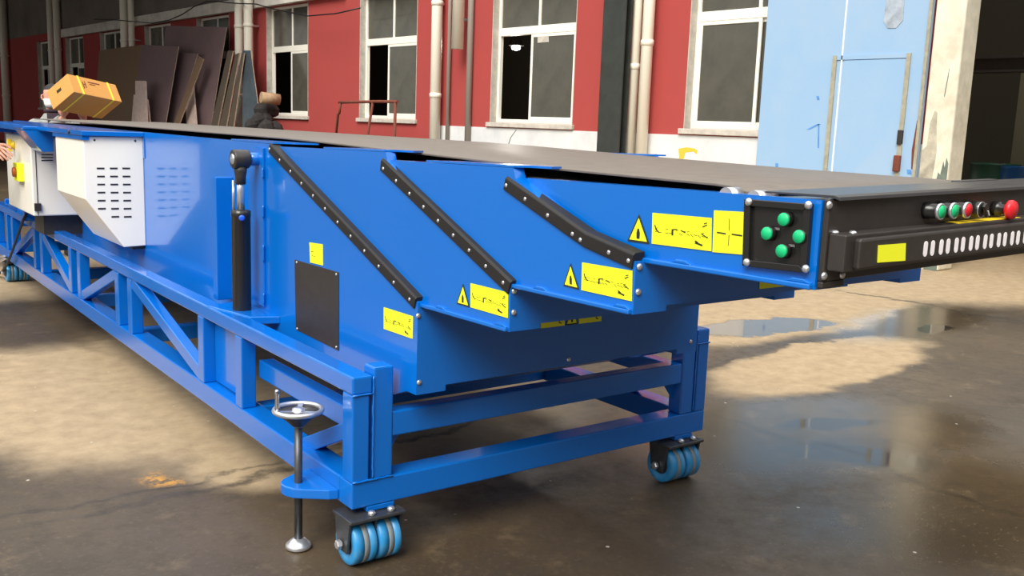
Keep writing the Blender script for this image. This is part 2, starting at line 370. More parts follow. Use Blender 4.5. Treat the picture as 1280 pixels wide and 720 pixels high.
# ---- peeling white pier beside the doorway
mb = MB(); n = 14
wbox(mb, 3.04, 3.37, 0, 6, -TD, .10)
pier = mb.build('wall_pier', 'pier', bevel=.02); tag(pier, 'peeling cream plaster pier between blue door and dark doorway', None, None, 'structure')
def wpoly(mb, pts, off, th): mb.prism([wp(t, z, off) for t, z in pts], WN*th)
pm = MB(); wpoly(pm, [(3.05, 0), (3.05, 1.18), (3.075, 1.24), (3.085, 1.13), (3.105, 1.2), (3.125, 1.05), (3.15, 1.08), (3.165, .98), (3.21, .97), (3.2, 0)], .098, .004); pm.build('bare_patch', 'pierpatch', pier)
pm = MB(); wpoly(pm, [(3.2, .0), (3.36, 0), (3.36, 1.3), (3.31, 1.36), (3.30, 1.6), (3.26, 1.74), (3.23, 1.72), (3.22, 1.55), (3.19, 1.3), (3.21, 1.0)], .098, .003)
pm.build('worn_patch', mat('worn_greige_plaster', (196, 188, 168), .9, noise=.5, nscale=5), pier)
pm = MB(); wpoly(pm, [(3.168, 1.88), (3.176, 1.9), (3.158, 2.12), (3.148, 2.22), (3.15, 2.1)], .098, .003); pm.build('crack', 'pierpatch', pier)

# ---- big blue sliding door with a wicket door
mb = MB(); wbox(mb, 3.40, 5.53, 0.02, 5.2, .06, .10)
door = mb.build('door_1', 'doorblue', bevel=.004); tag(door, 'faded sky blue steel sliding door with a small wicket door', None, None, 'structure')
def dpart(name, pts, th, mt, off=.10, bevel=0):
    m_ = MB(); wpoly(m_, pts, off, th); return m_.build(name, mt, door, bevel=bevel)
def dbar(name, u0, v0, u1, v1, w, th, mt):
    p, q = onplane(u0, v0, wp(0, 0, .10), WN), onplane(u1, v1, wp(0, 0, .10), WN)
    t0, t1 = (p-W0).dot(WD), (q-W0).dot(WD)
    return dpart(name, [(t0-w/2, p.z), (t0+w/2, p.z), (t1+w/2, q.z), (t1-w/2, q.z)], th, mt)
dpart('seam', [(4.43, .05), (4.445, .05), (4.445, 5.1), (4.43, 5.1)], .012, 'white')
dpart('wicket_door', [(3.64, .05), (4.40, .05), (4.40, 2.30), (3.64, 2.30)], .008, 'doorblue')
dpart('wicket_frame', [(4.50, .05), (4.55, .05), (4.55, 2.36), (4.50, 2.36)], .02, 'doorframe')
dpart('wicket_frame', [(3.59, .05), (3.64, .05), (3.64, 2.36), (3.59, 2.36)], .02, 'doorframe')
dpart('wicket_frame', [(3.64, 2.31), (4.50, 2.31), (4.50, 2.36), (3.64, 2.36)], .012, 'doorblue')
dpart('door_edge', [(3.40, .02), (3.435, .02), (3.435, 5.2), (3.40, 5.2)], .02, 'doorframe')
dpart('latch', [(3.59, 1.36), (3.645, 1.36), (3.645, 1.52), (3.59, 1.52)], .04, 'black', bevel=.005)
dpart('lock', [(3.585, 1.06), (3.66, 1.06), (3.66, 1.24), (3.585, 1.24)], .05, 'rust', bevel=.01)
dpart('bracket', [(3.73, 2.72), (3.80, 2.64), (3.90, 2.64), (3.96, 2.72), (3.95, 3.0), (3.74, 3.0)], .006, mat('pale_worn_paint', (176, 188, 200), .6, noise=.4, nscale=7))
dpart('rust_patch', [(3.435, 1.08), (3.46, 1.1), (3.475, 1.3), (3.46, 1.5), (3.45, 1.62), (3.435, 1.66)], .003, 'rust')
# darker marks on the left leaf
dbar('paint_mark', 1010, 162, 1024, 155, .05, .002, 'doorblue2'); dbar('paint_mark', 1023.5, 155, 1023, 185, .02, .002, 'doorblue2'); dbar('paint_mark', 1022, 120, 1023, 125, .035, .002, 'doorblue2')
dbar('paint_mark', 971, 204, 971, 211, .04, .002, 'doorblue2'); dbar('paint_mark', 1136, 212, 1137, 218, .05, .002, 'doorblue2')

# ---- dark hall behind the wall
mb = MB(); HB = -9.5
wbox(mb, -8, 60, 0, 7.2, HB-.2, HB); tag(mb.build('wall_back', 'dark'), 'dark rear wall deep inside the factory hall', None, None, 'structure')
mb = MB(); wbox(mb, -8.2, -8, 0, 7.2, HB, -TD); tag(mb.build('wall_front', 'dark'), 'dark end wall inside the factory hall', None, None, 'structure')
mb = MB(); wbox(mb, 60, 60.2, 0, 7.2, HB, -TD); tag(mb.build('wall_end', 'dark'), 'far end wall inside the factory hall', None, None, 'structure')
mb = MB(); wbox(mb, -8, 60, 7.0, 7.2, HB, -TD); tag(mb.build('ceiling', 'dark'), 'dark ceiling of the factory hall', None, None, 'structure')
mb = MB(); wbox(mb, -8.2, 3.04, 3.5, 9, -TD, 0); wbox(mb, -8.2, .6, 0, 3.5, -TD, 0)  # unseen header set low to keep sun out of the hall
tag(mb.build('wall_doorway', 'greywall'), 'wall over and beside the open dark doorway', None, None, 'structure')
# partition and crane beam that show faintly in the doorway
mb = MB(); wbox(mb, -3, 5.1, 0, 2.9, -6.5, -6.4)
tag(mb.build('wall_partition', mat('olive_panel', (110, 108, 88), .8)), 'dim olive partition inside the dark doorway', None, None, 'structure')
mb = MB(); wbox(mb, -3, 6, 2.42, 2.62, -4.0, -3.85); wbox(mb, -3, 6, 2.60, 2.63, -4.08, -3.77); wbox(mb, -3, 6, 2.41, 2.44, -4.08, -3.77)
tag(mb.build('trim_3', mat('dark_beam_steel', (70, 70, 66), .6)), 'dark steel beam across the open doorway', None, None, 'structure')

def drum(name, t, off, z0, r, h, mt, label, cat):
    o = wp(t, z0, off); m_ = MB()
    m_.lathe(o, (0, 0, 1), [(r*.97, 0), (r, .02), (r, h*.32), (r*1.03, h*.335), (r, h*.35), (r, h*.65), (r*1.03, h*.665), (r, h*.68), (r, h*.97), (r*1.02, h*.985), (r*1.0, h), (r*.95, h), (r*.94, h-.02)], 28)
    d = m_.build(name, mt); tag(d, label, cat)
    MB().lathe(o+Vector((r*.5, 0, h-.02)), (0, 0, 1), [(.04, 0), (.04, .025), (0, .03)], 12).build('bung', 'black', d)
    return d
drum('oil_drum', (onplane(1243, 220, wp(0, 0, -5.2), WN)-W0).dot(WD), -5.2, 0, .36, 1.1, 'drumgreen', 'dark green steel drum standing inside the dark doorway', 'drum')
drum('plastic_drum', (onplane(1281, 220, wp(0, 0, -4.6), WN)-W0).dot(WD), -4.6, 0, .33, 1.08, 'drumblue', 'blue plastic drum standing inside the dark doorway', 'drum')

def hall_lamp(t, off, z, label):
    o = wp(t, z, off); L_ = empty('pendant_lamp', o+Vector((0, 0, .0)), label, 'lamp', 'lamps hanging in the factory hall')
    MB().tube([o+Vector((0, 0, .28)), o+Vector((0, 0, 7.0-z))], .012, 6).build('cord', 'rubberdark', L_)
    MB().lathe(o, (0, 0, 1), [(.17, 0), (.16, .02), (.10, .16), (.05, .22), (.045, .30), (0, .31)], 20).build('lamp_shade', 'steel', L_)
    bm2 = bpy.data.materials.new('lit_bulb'); bm2.use_nodes = True; b2 = bm2.node_tree.nodes['Principled BSDF']; b2.inputs['Emission Color'].default_value = (1, .95, .85, 1); b2.inputs['Emission Strength'].default_value = 6
    MB().lathe(o-Vector((0, 0, .10)), (0, 0, 1), [(.02, 0), (.09, .03), (.10, .08), (.06, .13), (0, .14)], 16).build('bulb', bm2, L_)
    pl = bpy.data.lights.new('hall_bulb', 'POINT'); pl.energy = 150; pl.shadow_soft_size = .12; pl.color = (1, .95, .85)
    po_ = bpy.data.objects.new('hall_bulb', pl); COL.objects.link(po_); po_.location = G(o-Vector((0, 0, .3)))
lp0 = onplane(645, 57, wp(0, 0, -3.2), WN); hall_lamp((lp0-W0).dot(WD), -3.2, lp0.z, 'lit lamp hanging inside the hall, seen through the open sash right of centre')
hall_lamp(3.2, -3.4, 5.6, 'added unseen lamp that brightens the dark hall by the doorway')  # added lamp, out of view, lifts the dark hall
# ---- added, unseen canopy and end wall that darken the far yard
mb = MB(); mb.box(-16, 8.3, 17, 62, 7.6, 7.9)
tag(mb.build('ceiling_canopy_added', 'canopy'), 'added unseen roof that darkens the far end of the yard', None, None, 'structure')
mb = MB(); mb.box(-16, 6.0, 60, 60.3, 0, 7.2); tag(mb.build('wall_far', 'canopy'), 'added wall closing the far end under the added roof', None, None, 'structure')
mb = MB(); mb.box(-34, 40, -15.3, -15, 0, 9); tag(mb.build('wall_opposite_added', 'greywall'), 'added unseen grey building across the yard, blocking low light', None, None, 'structure')  # unseen block added to darken the front faces and shape reflections
for x in range(-30, 40, 6):
    m_ = MB(); m_.box(x, x+2.6, -15.02, -14.9, 1.2, 3.4); m_.build('window', 'glass', bpy.data.objects['wall_opposite_added'])

# ---- drain pipes and conduits on the wall
def pipe(t, r, z0, z1, mt, label, off=.15, rings=(1.9, 3.5), nm='drainpipe', cat='pipe', group=None, shoe=False):
    root = MB(); pts = [wp(t, z0, off), wp(t, z1, off)]
    root.tube(pts, r, 16); o = root.build(nm, mt); tag(o, label, cat, group or ('drainpipes on the factory wall' if nm == 'drainpipe' else 'grey conduits on the factory wall'))
    for z in rings:
        if z0 < z < z1: MB().lathe(wp(t, z-.04, off), (0, 0, 1), [(r, 0), (r*1.12, .005), (r*1.12, .075), (r, .08)], 16).build('coupling', mt, o)
    for z in (z0+.5, (z0+z1)/2, z1-.6):
        m_ = MB(); wbox(m_, t-r*.35, t+r*.35, z-.02, z+.02, .016, off-r*.9); m_.build('bracket', 'zinc', o)
    if shoe: MB().lathe(wp(t+.05, z0, off), (0, 0, 1), [(r*1.2, 0), (r*1.25, .02), (r*1.2, .1), (r, .13)], 16).build('collar', mt, o)
    return o
pipe(12.46, .098, 0.0, 7, 'pipe', 'thick cream drainpipe right beside the end of the white wall band', shoe=True)
pipe(12.20, .035, 0.0, 7, 'pipegrey', 'thin grey conduit just right of the thick cream drainpipe', off=.06, nm='conduit', rings=())
pipe(11.72, .105, 2.68, 7, 'pipe', 'short cream drainpipe ending halfway down the red wall', off=.24, rings=())
pipe(11.60, .055, 0.0, 7, 'pipegrey', 'grey conduit running down behind the cut off cream pipe', off=.06, nm='conduit', rings=())
pipe(7.66, .068, 0.0, 7, 'pipe', 'thinner cream drainpipe next to the dark steel column', rings=(2.3,))
pipe(7.45, .082, 0.0, 7, 'pipe', 'thicker cream drainpipe, second to the right of the dark column', rings=(2.62,))
pipe(20.27, .105, 0.0, 7, 'pipe', 'cream drainpipe, left of the pair beside the leaning plates', off=.27)
pipe(19.78, .105, 0.0, 7, 'pipe', 'cream drainpipe, right of the pair beside the leaning plates', off=.27)
pipe(28.1, .12, 0.0, 7, 'pipe', 'cream drainpipe, left of the pair rising behind the olive plate', off=.27)
pipe(27.5, .09, 0.0, 7, 'pipe', 'cream drainpipe, right of the pair rising behind the olive plate', off=.27)
pipe(36.1, .11, 0.0, 7, 'pipe', 'dim drainpipe, left of the pair above the person with the carton')
pipe(35.3, .12, 0.0, 7, 'pipe', 'dim drainpipe, right of the pair above the person with the carton')
pipe(42.6, .15, 0.0, 7, 'pipe', 'dim drainpipe at the far left end of the wall', off=.2)

# ---- dark steel column in front of the wall
c0 = onplane(746.5, 170, wp(0, 0, .42), WN); c1 = onplane(774, 170, wp(0, 0, .42), WN)
ta, tb = (c1-W0).dot(WD), (c0-W0).dot(WD); tm = (ta+tb)/2; hw = (tb-ta)/2
mb = MB(); wbox(mb, tm-hw, tm+hw, 0, 7.2, .40, .42); wbox(mb, tm-hw, tm+hw, 0, 7.2, .28, .30); wbox(mb, tm-.012, tm+.012, 0, 7.2, .30, .40)
colo = mb.build('steel_column', 'column'); tag(colo, 'dark grey steel column standing in front of the red wall', 'column')
m_ = MB(); wbox(m_, tm-hw-.08, tm+hw+.08, 0, .03, .24, .48); m_.build('base_plate', 'column', colo)
for a in (-1, 1):
    for o_ in (.27, .45): MB().lathe(wp(tm+a*(hw+.04), .03, o_), (0, 0, 1), [(.02, 0), (.02, .03), (.01, .05), (0, .05)], 8).build('anchor_bolt', 'zinc', colo)

# ---- sagging cable along the ledge
pts = [onplane(u, v, wp(0, 0, .42), WN) for u, v in ((118, 24), (145, 25), (168, 27), (190, 29), (212, 25), (228, 18), (243, 8), (258, 2), (270, 1.5), (285, 3.5), (302, 4.5), (320, 5), (345, 12), (385, 20), (420, 17), (450, 10))]
cb = MB().tube(pts, .014, 6).build('overhead_cable', 'rubberdark'); tag(cb, 'thin black cable sagging along the wall above the windows', 'cable')

# ================================================================== TELESCOPIC CONVEYOR
W = 1.625; S = .0183
tilt = lambda p: Vector((p.x, p.y, p.z-S*p.y)) if p.y < 1.06 else Vector((p.x, p.y, p.z-S*1.06))
untilt = lambda y, z: z+S*min(y, 1.06)
CV = empty('telescopic_conveyor', (W/2, 2.6, 0), 'long blue telescopic belt conveyor on a wheeled frame, its boom drawn in', 'conveyor')
YB = 6.6
# --- base frame: bottom rails and cross members
mb = MB()
mb.box(0, .09, .09, YB, .19, .278).box(W-.09, W, .09, YB, .19, .278).box(0, W, 0, .09, .19, .278)
for y in (.99, 2.62, 3.74, 4.85, YB-.1): mb.box(.09, W-.09, y-.04, y+.04, .195, .273)
base = mb.build('base_frame', 'blue', CV, bevel=.005)
for xa in (0, W-.07):
    MB().box(xa, xa+.07, 0, YB, .566, .624).build('top_rail', 'blue', base, bevel=.006)
MB().box(.146, W-.146, 0.004, .064, .410, .493).build('cross_tube', 'blue', base, bevel=.005)
MB().box(.146, W-.146, YB-.064, YB, .410, .493).build('cross_tube', 'blue', base, bevel=.005)
PAIRS = [.94+.03, 1.41, 2.505, 2.75, 3.615, 3.845, 4.72, 4.96, 5.83, 6.07]
for side in (0, 1):
    X = lambda a, b: (a, b) if side == 0 else (W-b, W-a)
    for y in [.035]+PAIRS+[YB-.035]:
        MB().box(*X(0, .06), y-.035, y+.035, .278, .566).build('post', 'blue', base, bevel=.005)
    for ye in (0, YB-.07):
        tp = MB(); tp.box(*X(.075, .146), ye, ye+.07, .278, .648); tp.build('corner_post', 'blue', base, bevel=.006)
    xm = .03 if side == 0 else W-.03
    DI = [((1.44, .30), (2.47, .548)), ((3.58, .30), (2.79, .548)), ((3.88, .30), (4.69, .548)), ((5.79, .30), (5.0, .548))]
    for (ya, za), (yb_, zb_) in DI:
        MB().bar((xm, ya, za), (xm, yb_, zb_), .05, .06, (0, 0, 1)).build('diagonal_brace', 'blue', base, bevel=.004)
    MB().box(*X(.07, .13), .07, .935, .398, .470).build('inner_rail', 'blue', base, bevel=.005)
    MB().bar((.055 if side == 0 else W-.055, .45, .265), (.085 if side == 0 else W-.085, .10, .43), .05, .055).build('corner_brace', 'blue', base, bevel=.004)
    gx = .146 if side == 0 else W-.146; gs = 1 if side == 0 else -1
    MB().prism([(gx, .045, .41), (gx+gs*.06, .045, .41), (gx, .045, .335)], (0, .008, 0)).build('gusset', 'blue', base)
    # mounting plate between the first pair of posts
    MB().box(*X(.05, .062), 1.0, 1.37, .285, .56).build('web_plate', 'blue', base, bevel=.002)
# weld beads where the photo shows them
for (p, q) in (((-.001, -.002, .566), (.07, -.002, .566)), ((.0725, -.002, .285), (.0725, -.002, .62)), ((W-.07, -.002, .566), (W, -.002, .566)), ((W-.0725, -.002, .285), (W-.0725, -.002, .60)), ((.0, -.002, .28), (.146, -.002, .28))):
    p, q = Vector(p), Vector(q); k = max(4, int((q-p).length/.012)); pts = [p.lerp(q, i/k)+Vector((random.uniform(-.001, .001), 0, random.uniform(-.001, .001))) for i in range(k+1)]
    MB().tube(pts, [.0035+random.uniform(-.001, .001) for _ in pts], 6).build('weld_bead', 'blue', base)
# pads under the bottom rail
for x in (.055, 1.46):
    for y in (.0, 6.1): MB().box(x, x+.1, y, y+.09, .172, .19).build('caster_pad', 'blue', base, bevel=.003)

# --- casters
def caster(x, y):
    r = .074; o = MB().box(x, x+.2, y-.045, y+.085, .158, .170)
    pl = o.build('caster', 'steel', CV, bevel=.003); ax = y+.022; az = r+.001
    for xa, xb in ((x+.003, x+.012), (x+.0975, x+.1030), (x+.188, x+.197)):
        MB().prism([(xa, ax-.052, .158), (xa, ax+.052, .158), (xa, ax+.034, az-.024), (xa, ax-.034, az-.024)], (xb-xa, 0, 0)).build('fork_plate', 'steel', pl, bevel=.002)
    for xa in (x+.016, x+.1045):
        w_ = MB(); w = .080
        w_.lathe((xa, ax, az), (1, 0, 0), [(r*.55, .006), (r*.6, 0), (r*.93, 0), (r, .006), (r, w*.40)], 36); w_.cur = 1
        w_.lathe((xa, ax, az), (1, 0, 0), [(r*1.002, w*.40), (r*1.004, w*.5), (r*1.002, w*.64)], 36); w_.cur = 0
        w_.lathe((xa, ax, az), (1, 0, 0), [(r, w*.64), (r, w-.006), (r*.93, w), (r*.6, w), (r*.55, w-.006)], 36)
        w_.build('wheel', ['teal', 'worn'], pl)
        MB().lathe((xa+.004, ax, az), (1, 0, 0), [(r*.5, 0), (r*.56, .004), (r*.56, w-.012), (r*.5, w-.008)], 24).build('hub', 'steel', pl)
    MB().tube([(x-.008, ax, az), (x+.208, ax, az)], .008, 10).build('axle', 'zinc', pl)
    for xa, s_ in ((x-.002, -1), (x+.194, 1)): MB().lathe((xa, ax, az), (s_, 0, 0), [(.016, 0), (.016, .012), (.012, .015)], 6, False).build('axle_nut', 'zinc', pl)
    for xa in (x+.085, x+.155): MB().lathe((xa, y-.024, .1705), (0, 0, 1), [(.013, 0), (.013, .010), (.009, .014), (0, .015)], 8).build('mounting_bolt', 'zinc', pl)
    return pl
for x, y in ((-.026, 0), (1.385, 0), (-.026, 6.12), (1.385, 6.12)): caster(x, y)

# --- levelling jack at the front corner
JX, JY = -.085, .215
jk = MB().prism([(0, .315, .197), (-.06, .302, .197), (-.115, .270, .197), (-.132, .252, .197), (-.140, .228, .197), (-.138, .203, .197), (-.124, .172, .197), (-.10, .152, .197), (-.03, .10, .197), (0, .09, .197)], (0, 0, .034)).build('levelling_jack', 'blue', CV, bevel=.004)
MB().tube([(JX, JY, .03), (JX, JY, .43)], .0135, 14).build('screw_rod', 'steel', jk)
MB().lathe((JX, JY, 0), (0, 0, 1), [(.035, 0), (.043, .006), (.042, .016), (.026, .03), (.016, .036)], 24).build('foot', 'zinc', jk)
HZ = .478; hw_ = MB(); hw_.torus((JX, JY, HZ), (0, 0, 1), .076, .0085, 36, 10)
hwo = hw_.build('handwheel', 'zinc', jk)
sp = MB().lathe((JX, JY, .42), (0, 0, 1), [(.014, 0), (.022, .012), (.024, .03), (.02, .062), (.012, .066)], 18)
for k in range(3):
    a = math.radians(-62+120*k); d = Vector((math.cos(a), math.sin(a), 0))
    sp.bar(Vector((JX, JY, .470))+d*.012, Vector((JX, JY, HZ))+d*.072, .016, .009)
sp.build('spokes', 'zinc', jk)
MB().lathe((JX, JY, .425), (0, 0, 1), [(.02, 0), (.065, .045), (.068, .049), (.02, .048)], 28).build('hub_cone', 'black', jk)
hp = onz(348.5, 516, HZ); hp = Vector((JX, JY, HZ))+(hp-Vector((JX, JY, HZ))).normalized()*.072
MB().lathe(hp, (0, 0, 1), [(.0065, 0), (.0075, .02), (.006, .055), (.0075, .062), (.0075, .074), (.004, .078)], 12).build('crank_handle', 'chrome', jk)

# --- main body and boom sections
rec = .028
xL = [.1758, .195, .2072, .2447]; yF = [-.0899, -.5428, -1.0089, -1.4733]; zB = [.5654, .8471, .9694, 1.0901]
def section(name, k, prof, lip, mid=None):
    x0 = xL[k]; x1 = W-x0; mb = MB(); zb, y = zB[k], yF[k]
    low = [(a, zb if abs(b-prof[0][1]) < 1e-6 else b) for a, b in prof]              # ends hang a little lower than the middle
    ya, yb_, zt = lip; hi = []                                                       # side plates rise above the recess for the belt
    for a, b in low:
        hi.append((a, b))
    top = []; done = False
    for (a, b), (c, d) in zip(low, low[1:]+low[:1]):
        top.append((a, b))
        if not done and abs(b-d) < 1e-6 and c > a and b > zb+.1 and a <= yb_ and a >= ya-.35 and abs(b-(zt-rec)) < 1e-6:
            top += [(a+(.012 if a < ya else 0), zt), (yb_, zt), (yb_, b)] if a > ya-.1 else [(ya, b), (ya, zt), (yb_, zt), (yb_, b)]; done = True
    cut = [x0, x0+.035, x0+.109, x1-.109, x1-.035, x1]
    for m, pf in enumerate((top, low, prof, low, top)):
        if mid and m >= 2: pf = [(a, mid if b < mid else b) for a, b in pf]
        mb.prism([(cut[m], a, b) for a, b in pf], (cut[m+1]-cut[m], 0, 0))
    return mb.build(name, 'blue', CV, fn=tilt)
tb_ = .020     # recess under the belt, tab height
zt1 = untilt(2, 1.309)
body = section('main_body', 0, [(yF[0], zB[0]+tb_), (yF[0], .862), (1.05, zt1-rec), (YB, zt1-rec), (YB, zB[0]-.03), (.05, zB[0]-.03), (-.03, zB[0]+tb_)], (1.06, YB, zt1))
s2 = section('boom_section', 1, [(yF[1], zB[1]+.014), (yF[1], .978), (.15, 1.3185-rec), (1.6, 1.3185-rec), (1.6, zB[1]+.014)], (.17, 1.1, 1.3185))
s3 = section('boom_section', 2, [(yF[2], zB[2]+.014), (yF[2], 1.094), (-.83, 1.135), (-.53, 1.293-rec), (1.0, 1.293-rec), (1.0, zB[2]+.014)], (-.50, .25, 1.293))
s4 = section('boom_section', 3, [(yF[3], zB[3]+.014), (yF[3], 1.2665), (-1.26, 1.2665), (-1.26, 1.2665-rec), (.5, 1.2665-rec), (.5, zB[3]+.014)], (-1.26, -.45, 1.2665), mid=1.14)
# corner cover plates on top where each section starts
for s_, x0, y0, zt, par, tip in ((0, xL[0], 1.04, zt1, body, .88), (1, xL[1], .17, 1.3185, s2, .10), (2, xL[2], -.52, 1.293, s3, -.61)):
    z0 = zt+.001
    poly = [(x0, y0), (x0+.045, y0-.02), (x0+.05, y0-.10), (.30, tip), (.30, y0+.35), (x0, y0+.45)]
    if s_ < 2: MB().prism([(W-x, y, z0) for x, y in poly], (0, 0, .006)).build('corner_cover', 'blue', par, fn=tilt)
    MB().prism([(x, y, z0) for x, y in poly], (0, 0, .006)).build('corner_cover', 'blue', par, fn=tilt)
# bottom flanges and weld tabs
for k, y1_, par in ((1, -.066, s2), (2, -.53, s3), (3, -.985, s4)):
    x0 = xL[k]; f = MB(); f.box(x0-.012, x0+.01, yF[k]+.004, y1_, zB[k], zB[k]+.012); f.build('bottom_flange', 'blue', par, bevel=.003, fn=tilt)
    for u in (.28, .93):
        yy = yF[k]*(u)+y1_*(1-u); q = zB[k]+.012
        MB().prism([(x0-.010, yy-.03, q), (x0-.010, yy-.015, q+.008), (x0-.010, yy+.015, q+.008), (x0-.010, yy+.03, q)], (.012, 0, 0)).build('weld_tab', 'blue', par, bevel=.002, fn=tilt)
# rubber edge strips with rivets
def strip(pts, x0, wd, dots, th=.012):
    mb = MB(); n = len(pts); P = [Vector((x0, y, z)) for y, z in pts]; up = []
    for i in range(n):
        d = (P[min(i+1, n-1)]-P[max(i-1, 0)]).normalized(); nn = Vector((0, d.z, -d.y)); nn = nn if nn.y < 0 else -nn; up.append(nn)
    ring = []
    for p, u in zip(P, up):
        ring.append([p-Vector((.0005, 0, 0))-u*wd*.45, p-Vector((.006, 0, 0))-u*wd*.40, p-Vector((.007, 0, 0))+u*wd*.40, p+Vector((-.002, 0, 0))+u*wd*.55, p+Vector((.03, 0, 0))+u*wd*.60, p+Vector((.03, 0, 0))+u*wd*.25])
    vs = [v for r_ in ring for v in r_]; m = 6
    fs = [(i*m+j, i*m+(j+1) % m, (i+1)*m+(j+1) % m, (i+1)*m+j) for i in range(n-1) for j in range(m)]+[tuple(range(m-1, -1, -1)), tuple((n-1)*m+j for j in range(m))]
    mb.add(vs, fs); st = mb.build('edge_strip', 'rubber', CV, bevel=.002)
    for (y, z) in dots: screw('rivet', (x0-.0062, y, z), (-1, 0, 0), .0058, st, 'zinc', .003)
    return st
def lerp2(a, b, k): return [(a[0]+(b[0]-a[0])*i/(k-1), a[1]+(b[1]-a[1])*i/(k-1)) for i in range(k)]
strip([(1.062, 1.292), (-.079, .858)], xL[0], .042, lerp2((1.055, 1.289), (-.049, .868), 12))
strip([(.185, 1.272), (.17, 1.268), (-.542, .978)], xL[1], .044, lerp2((.165, 1.262), (-.515, .990), 9))
strip([(-.487, 1.258), (-.79, 1.155), (-.83, 1.142), (-1.003, 1.112)], xL[2], .040, [(-.497, 1.254), (-.584, 1.224), (-.682, 1.190), (-.784, 1.153), (-.815, 1.142), (-.921, 1.124), (-.99, 1.113)])
# far side strips
strip([(1.062, 1.292), (-.079, .858)], W-xL[0]+.002, .042, []); 

# access plate, labels on the left sides
pts = [onx(u, v, xL[0]-.003) for u, v in ((368, 324.5), (423, 340.5), (423, 438.5), (369.5, 412))]
ap = MB().prism(pts, (.003, 0, 0)).build('access_plate', 'black', body, bevel=.001)
for u, v in ((371, 328), (420.5, 343), (420.5, 434), (371.5, 411)): screw('plate_screw', onx(u, v, xL[0]-.003), (-1, 0, 0), .005, body)
def lab(name, pxs, x0, ink, par): return sticker(name, [onx(u, v, x0-.001) for u, v in pxs], (-1, 0, 0), ink, par)
lab('yellow_label', ((387, 303), (403.7, 305.5), (404, 331.8), (388, 328)), xL[0], [seg(.1, .45, .3, .42, .02), seg(.15, .62, .25, .64, .02), seg(.3, .64, .45, .66, .02)], body)
lab('diagram_label', ((480, 384), (516.5, 395.5), (516, 423.5), (480, 411)), xL[0], diagram(1), body)
lab('diagram_label', ((588.5, 354), (635.5, 365.5), (635, 397.5), (588.5, 384)), xL[1], diagram(2), s2)
lab('diagram_label', ((728, 328), (790.8, 338.5), (790, 376.5), (727, 362.5)), xL[2], diagram(3), s3)
lab('diagram_label', ((816, 266), (890, 272.5), (889.5, 314), (815, 304.5)), xL[3], diagram(4), s4)
cross = [seg(.5, .17, .5, .46, .03), seg(.5, .56, .49, .82, .03), seg(.12, .52, .40, .54, .03, 1), seg(.58, .54, .9, .56, .03, 1)]
lab('cross_label', ((893, 263), (933, 265), (932, 318.5), (891, 315)), xL[3], cross, s4)
for apx, l, r, k, par in (((579, 355), (571, 379.5), (587, 384), 1, s2), ((713.5, 329), (704.5, 357), (724, 362), 2, s3), ((799, 268), (784.5, 301), (811.8, 305), 3, s4)):
    warn_triangle('warning_label', onx(*apx, xL[k]-.001), onx(*l, xL[k]-.001), onx(*r, xL[k]-.001), (-1, 0, 0), par)
# screws and labels on the front faces
for u, v in ((522.7, 394.7), (523.7, 478), (710.6, 449.3), (863, 427)): screw('face_screw', ony(u, v, yF[0]), (0, -1, 0), .0085, body)
for u, v in ((642.5, 364), (642, 390.5)): screw('face_screw', ony(u, v, yF[1]), (0, -1, 0), .0085, s2)
for u, v in ((799, 333.5), (797.5, 365)): screw('face_screw', ony(u, v, yF[2]), (0, -1, 0), .0085, s3)
def flab(x0, x1, z0, z1, y, par, ink, nm='diagram_label'): return sticker(nm, [(x0, y, z1), (x1, y, z1), (x1, y, z0), (x0, y, z0)], (0, -1, 0), ink, par)
for k, par in ((0, body), (2, s3)):
    zz = (.735, .805) if k == 0 else (1.017, 1.085)
    xo = .665 if k == 0 else .655
    flab(xo, xo+.105, zz[0], zz[1], yF[k]-.001, par, diagram(5)); flab(xo+.17, xo+.275, zz[0], zz[1], yF[k]-.001, par, diagram(6))
    warn_triangle('warning_label', (xo+.1375, yF[k]-.001, zz[1]), (xo+.11, yF[k]-.001, zz[0]), (xo+.165, yF[k]-.001, zz[0]), (0, -1, 0), par)

# --- belt
bx0, bx1 = .292, W-.292
prof = [(YB-.25, 1.333), (1.2, 1.3315), (.9, 1.3285), (.35, 1.320), (-.25, 1.311), (-.6, 1.3065), (-1.0, 1.3050), (-1.16, 1.3045), (-1.20, 1.302), (-1.225, 1.297), (-1.245, 1.2935), (-1.335, 1.2935)]
mb = MB(); th = .006
vs = []
for y, z in prof: vs += [(bx0, y, z), (bx1, y, z), (bx1, y+.001, z-th), (bx0, y+.001, z-th)]
n = len(prof); fs = []
for i in range(n-1):
    for j in range(4): fs.append((i*4+j, i*4+(j+1) % 4, (i+1)*4+(j+1) % 4, (i+1)*4+j))
fs += [(3, 2, 1, 0), tuple((n-1)*4+j for j in range(4))]
mb.add(vs, fs, True); mb.build('belt', 'belt', CV, bevel=.001)
# slider bed below the belt
mb = MB(); mb.prism([(bx0-.03, YB-.2, 1.30), (bx0-.03, 1.1, 1.298), (bx0-.03, -1.15, 1.272), (bx0-.03, -1.15, 1.262), (bx0-.03, YB-.2, 1.262)], (bx1-bx0+.06, 0, 0)).build('slider_bed', 'black', CV)
for y, r_ in ((-1.225, .020), (-1.30, .019)):
    MB().tube([(.252, y, 1.2805), (.290, y, 1.2805)], r_, 20).build('idler_roller', 'zinc', CV); MB().tube([(W-.290, y, 1.2805), (W-.252, y, 1.2805)], r_, 20).build('idler_roller', 'zinc', CV)
